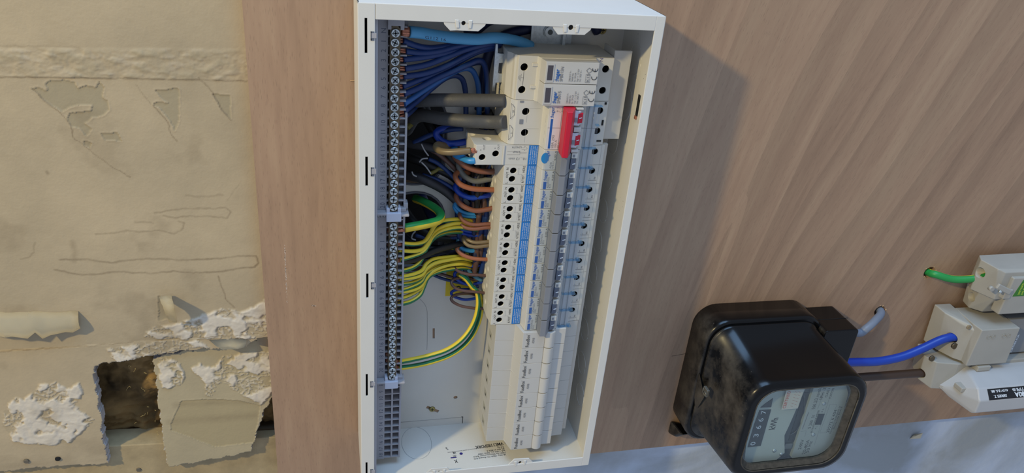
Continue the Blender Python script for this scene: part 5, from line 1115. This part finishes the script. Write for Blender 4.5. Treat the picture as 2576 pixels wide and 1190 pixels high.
mb = MB(); mb.quad_box(712, R_E, -318, -270, 40, 52, 1.2); mb.quad_box(706, 716, -296, -284, 40, 54, 1.0); mb.build('raised_cover', aged_pla, t_)
mb = MB(); p = P(2510, 720, 56); q = P(2545, 738, 58); v = Vector((q[0] - p[0], q[1] - p[1])); n_ = Vector((-v.y, v.x)).normalized() * 3
mb.prism([(p[0] + n_.x, p[1] + n_.y), (q[0] + n_.x, q[1] + n_.y), (q[0] - n_.x, q[1] - n_.y), (p[0] - n_.x, p[1] - n_.y)], 54, 57, 'd', bev=.8); c = P(2495, 727, 55); mb.cyl((c[0], c[1], 52), 'd', 2.8, 4, 16); mb.build('seal_tab', aged_pla, t_)
c = P(2515, 733, 57); mb = MB(); mb.cyl((c[0], c[1], 56), 'd', 1.5, 2.5, 12); mb.build('seal_screw', screw_m, t_)
gl = P(2565, 715, 52.2); a0 = P(2552, 755, 52.2)[0] - 6; MB().prism([(a0 + 1, gl[1] - 16), (R_E, gl[1] - 16), (R_E, gl[1] + 5), (a0 + 6, gl[1] + 5)], 52.0, 52.3, 'd').build('green_label', grn_lab, t_)
for k, s_ in enumerate(('SAFETY EARTH', 'DO NOT', 'REMOVE')): text(s_, a0 + 9 + k * 4.5, gl[1] - 14, 52.36, 3.4, mat('lime_ink', (190, 216, 60), .5), t_, fit=15 - k * 2, bold=.03)

cable('thin pale green and yellow wire leaving the neutral block at the right edge', [P(2535, 820, 30), P(2560, 805, 30), P(2590, 798, 26), P(2650, 790, 10)], 2.2, (grn_b, yel), phase=.2)
cable('thin pinkish-grey wire above the neutral block at the right edge', [P(2520, 812, 14), P(2550, 800, 16), P(2590, 792, 16), P(2650, 785, 10)], 2.2, mat('pinkish_grey_sheath', (150, 140, 146), .5))
rs = random.Random(12); mb = MB(); c = P(2303, 1095, -15)
mb.hull([(c[0] + rs.uniform(-7, 7), c[1] + rs.uniform(-3, 3), c[2] + rs.uniform(0, 5)) for _ in range(12)] + [(c[0] + 6, c[1] + 7, c[2] + 4), (c[0] - 7, c[1] - 6, c[2])]); mb.build('plaster_flake', paper_m, label='small torn paper flake stuck to the wall below the board', cat='paper flake')
t_ = thing('neutral_block', (730, -358, 0), 'light grey neutral connector block holding the end of the bright blue cable', 'connector block')
nb = MB().hull([(694, -333, 12), (690, -333, 46), (692, -334, 58), (698, -384, 12), (691, -384, 58)] + [(745, -333, 12), (745, -334, 58), (748, -384, 58), (748, -384, 12)], bev=.9).build('cover', aged_pla, t_)
tb_ = MB().hull([(672, -332, 4), (674, -334, 20), (682, -338, 36), (690, -340, 50), (694, -336, 52), (676, -384, 4), (678, -384, 24), (686, -384, 42), (694, -384, 50), (694, -332, 4)], bev=.9).build('terminal_end', aged_pla, t_)
c = P(2405, 849, 34); cut(tb_, [MB().cyl((c[0] - 14, c[1], 34), 'a', 6.2, 30, 28)])
c = P(2403, 872, 42); MB().cyl((c[0], c[1], 39.3), 'd', 3.8, 2.5, 20).build('terminal_screw', brass, t_)
mb = MB(); c = P(2441, 828, 59)
for x in (2488, 2500, 2526, 2538): c = P(x, 848 - (x - 2488) * .08, 58.3); mb.ring((c[0], c[1], 58.2), 2.6, .5, .35, 18)
mb.build('moulded_ring', aged_pla, t_)
c = P(2441, 826, 50); MB().cyl((c[0], c[1], 47), 'd', 2.8, 1.5, 16).build('sealing_hole', mat('brown_seal', (150, 132, 104), .6), t_)
mb = MB(); mb.quad_box(748.5, 870, -384.5, -335, 4, 40, 1.0); mb.build('fuse_base', mat('mid_grey_base', (132, 134, 136), .5), t_)
for k, s_ in enumerate(('CONNECTION IS', 'PROTECTIVE BY', 'FURTHER FOR')): text(s_, 764 + k * 4.4, -383.5, 40.1, 3.6, white_ink, t_, fit=26, bold=.03)

t_ = thing('fuse_holder', (760, -410, 0), 'large light grey service fuse holder with a black printed label, at the lower right', 'fuse holder')
RF = 900
bb = MB().hull([(668, -387, 6), (658, -387, 30), (664, -387, 44), (690, -387, 50), (672, -420, 6), (660, -420, 32), (668, -424, 46), (690, -424, 50)] + [(RF, -387, 6), (RF, -387, 48), (RF, -424, 6), (RF, -424, 48)], bev=1.0).build('base', aged_pla, t_)
cut(bb, [MB().cyl((650, -411, 32), 'a', 5.9, 24, 28), MB().cyl((P(2348, 905, 44)[0], P(2348, 905, 44)[1], 41), 'd', 4, 12, 20)])
c = P(2348, 905, 42); MB().cyl((c[0], c[1], 38.5), 'd', 3.6, 2, 16).build('terminal_screw', brass, t_)
carr = MB().hull([(706, -391, 30), (703, -392, 56), (690, -396, 84), (689, -407, 93), (676, -420, 46), (682, -426, 60), (690, -428, 88), (690, -424, 93)] + [(RF, -391, 30), (RF, -392, 56), (RF, -396, 84), (RF, -407, 93), (RF, -426, 60), (RF, -428, 88), (RF, -424, 93)], bev=1.2).build('fuse_carrier', mat('pale_carrier_plastic', (182, 182, 182), .45, noise=.03, nscale=40), t_)
strip([P(2440, 943, 57)[:2], P(2576, 932, 57)[:2]], .4, 57.2, grey_ink, t_)
mb = MB(); p = P(2485, 908, 56); mb.quad_box(p[0] - 14, p[0] + 4, -392, -385.5, 50, 60, .8); mb.build('latch', aged_pla, t_)
MB().quad_box(680, 690, -409, -403, 62, 74, 1.0).build('seal_post', aged_pla, t_)
# label lies on the sloping front of the carrier
def on_slope(b): return 84 + (b + 396) * (93 - 84) / (-407 + 396)
mb = MB(); mb.hull([(702, -397.0, on_slope(-397) + .1), (702, -406.6, on_slope(-406.6) + .1), (RF, -397.0, on_slope(-397) + .1), (RF, -406.6, on_slope(-406.6) + .1), (702, -397.0, on_slope(-397) + .4), (702, -406.6, on_slope(-406.6) + .4), (RF, -397.0, on_slope(-397) + .4), (RF, -406.6, on_slope(-406.6) + .4)])
lb = mb.build('black_label', mat('label_black', (18, 18, 20), .4), t_)
def slope_text(s, a, b, size, fit):
    o = text(s, 0, 0, 0, size, white_ink, lb, 'flip', fit=fit, bold=.03); org = origin(lb)
    for v in o.data.vertices:
        loc = v.co + org; x = 1500 - loc.z * 1000; y = loc.x * 1000; bb_ = b + y; v.co = V(a + x, bb_, on_slope(bb_) + .55) - org
slope_text('SERIES 7.', 727, -402.6, 3.2, 18); slope_text('415V B.S. 88.', 730, -398.2, 2.9, 24); slope_text('TYPE IIb', 752, -398.2, 3.4, 16); slope_text('80A', 752, -401.6, 6.0, 14)
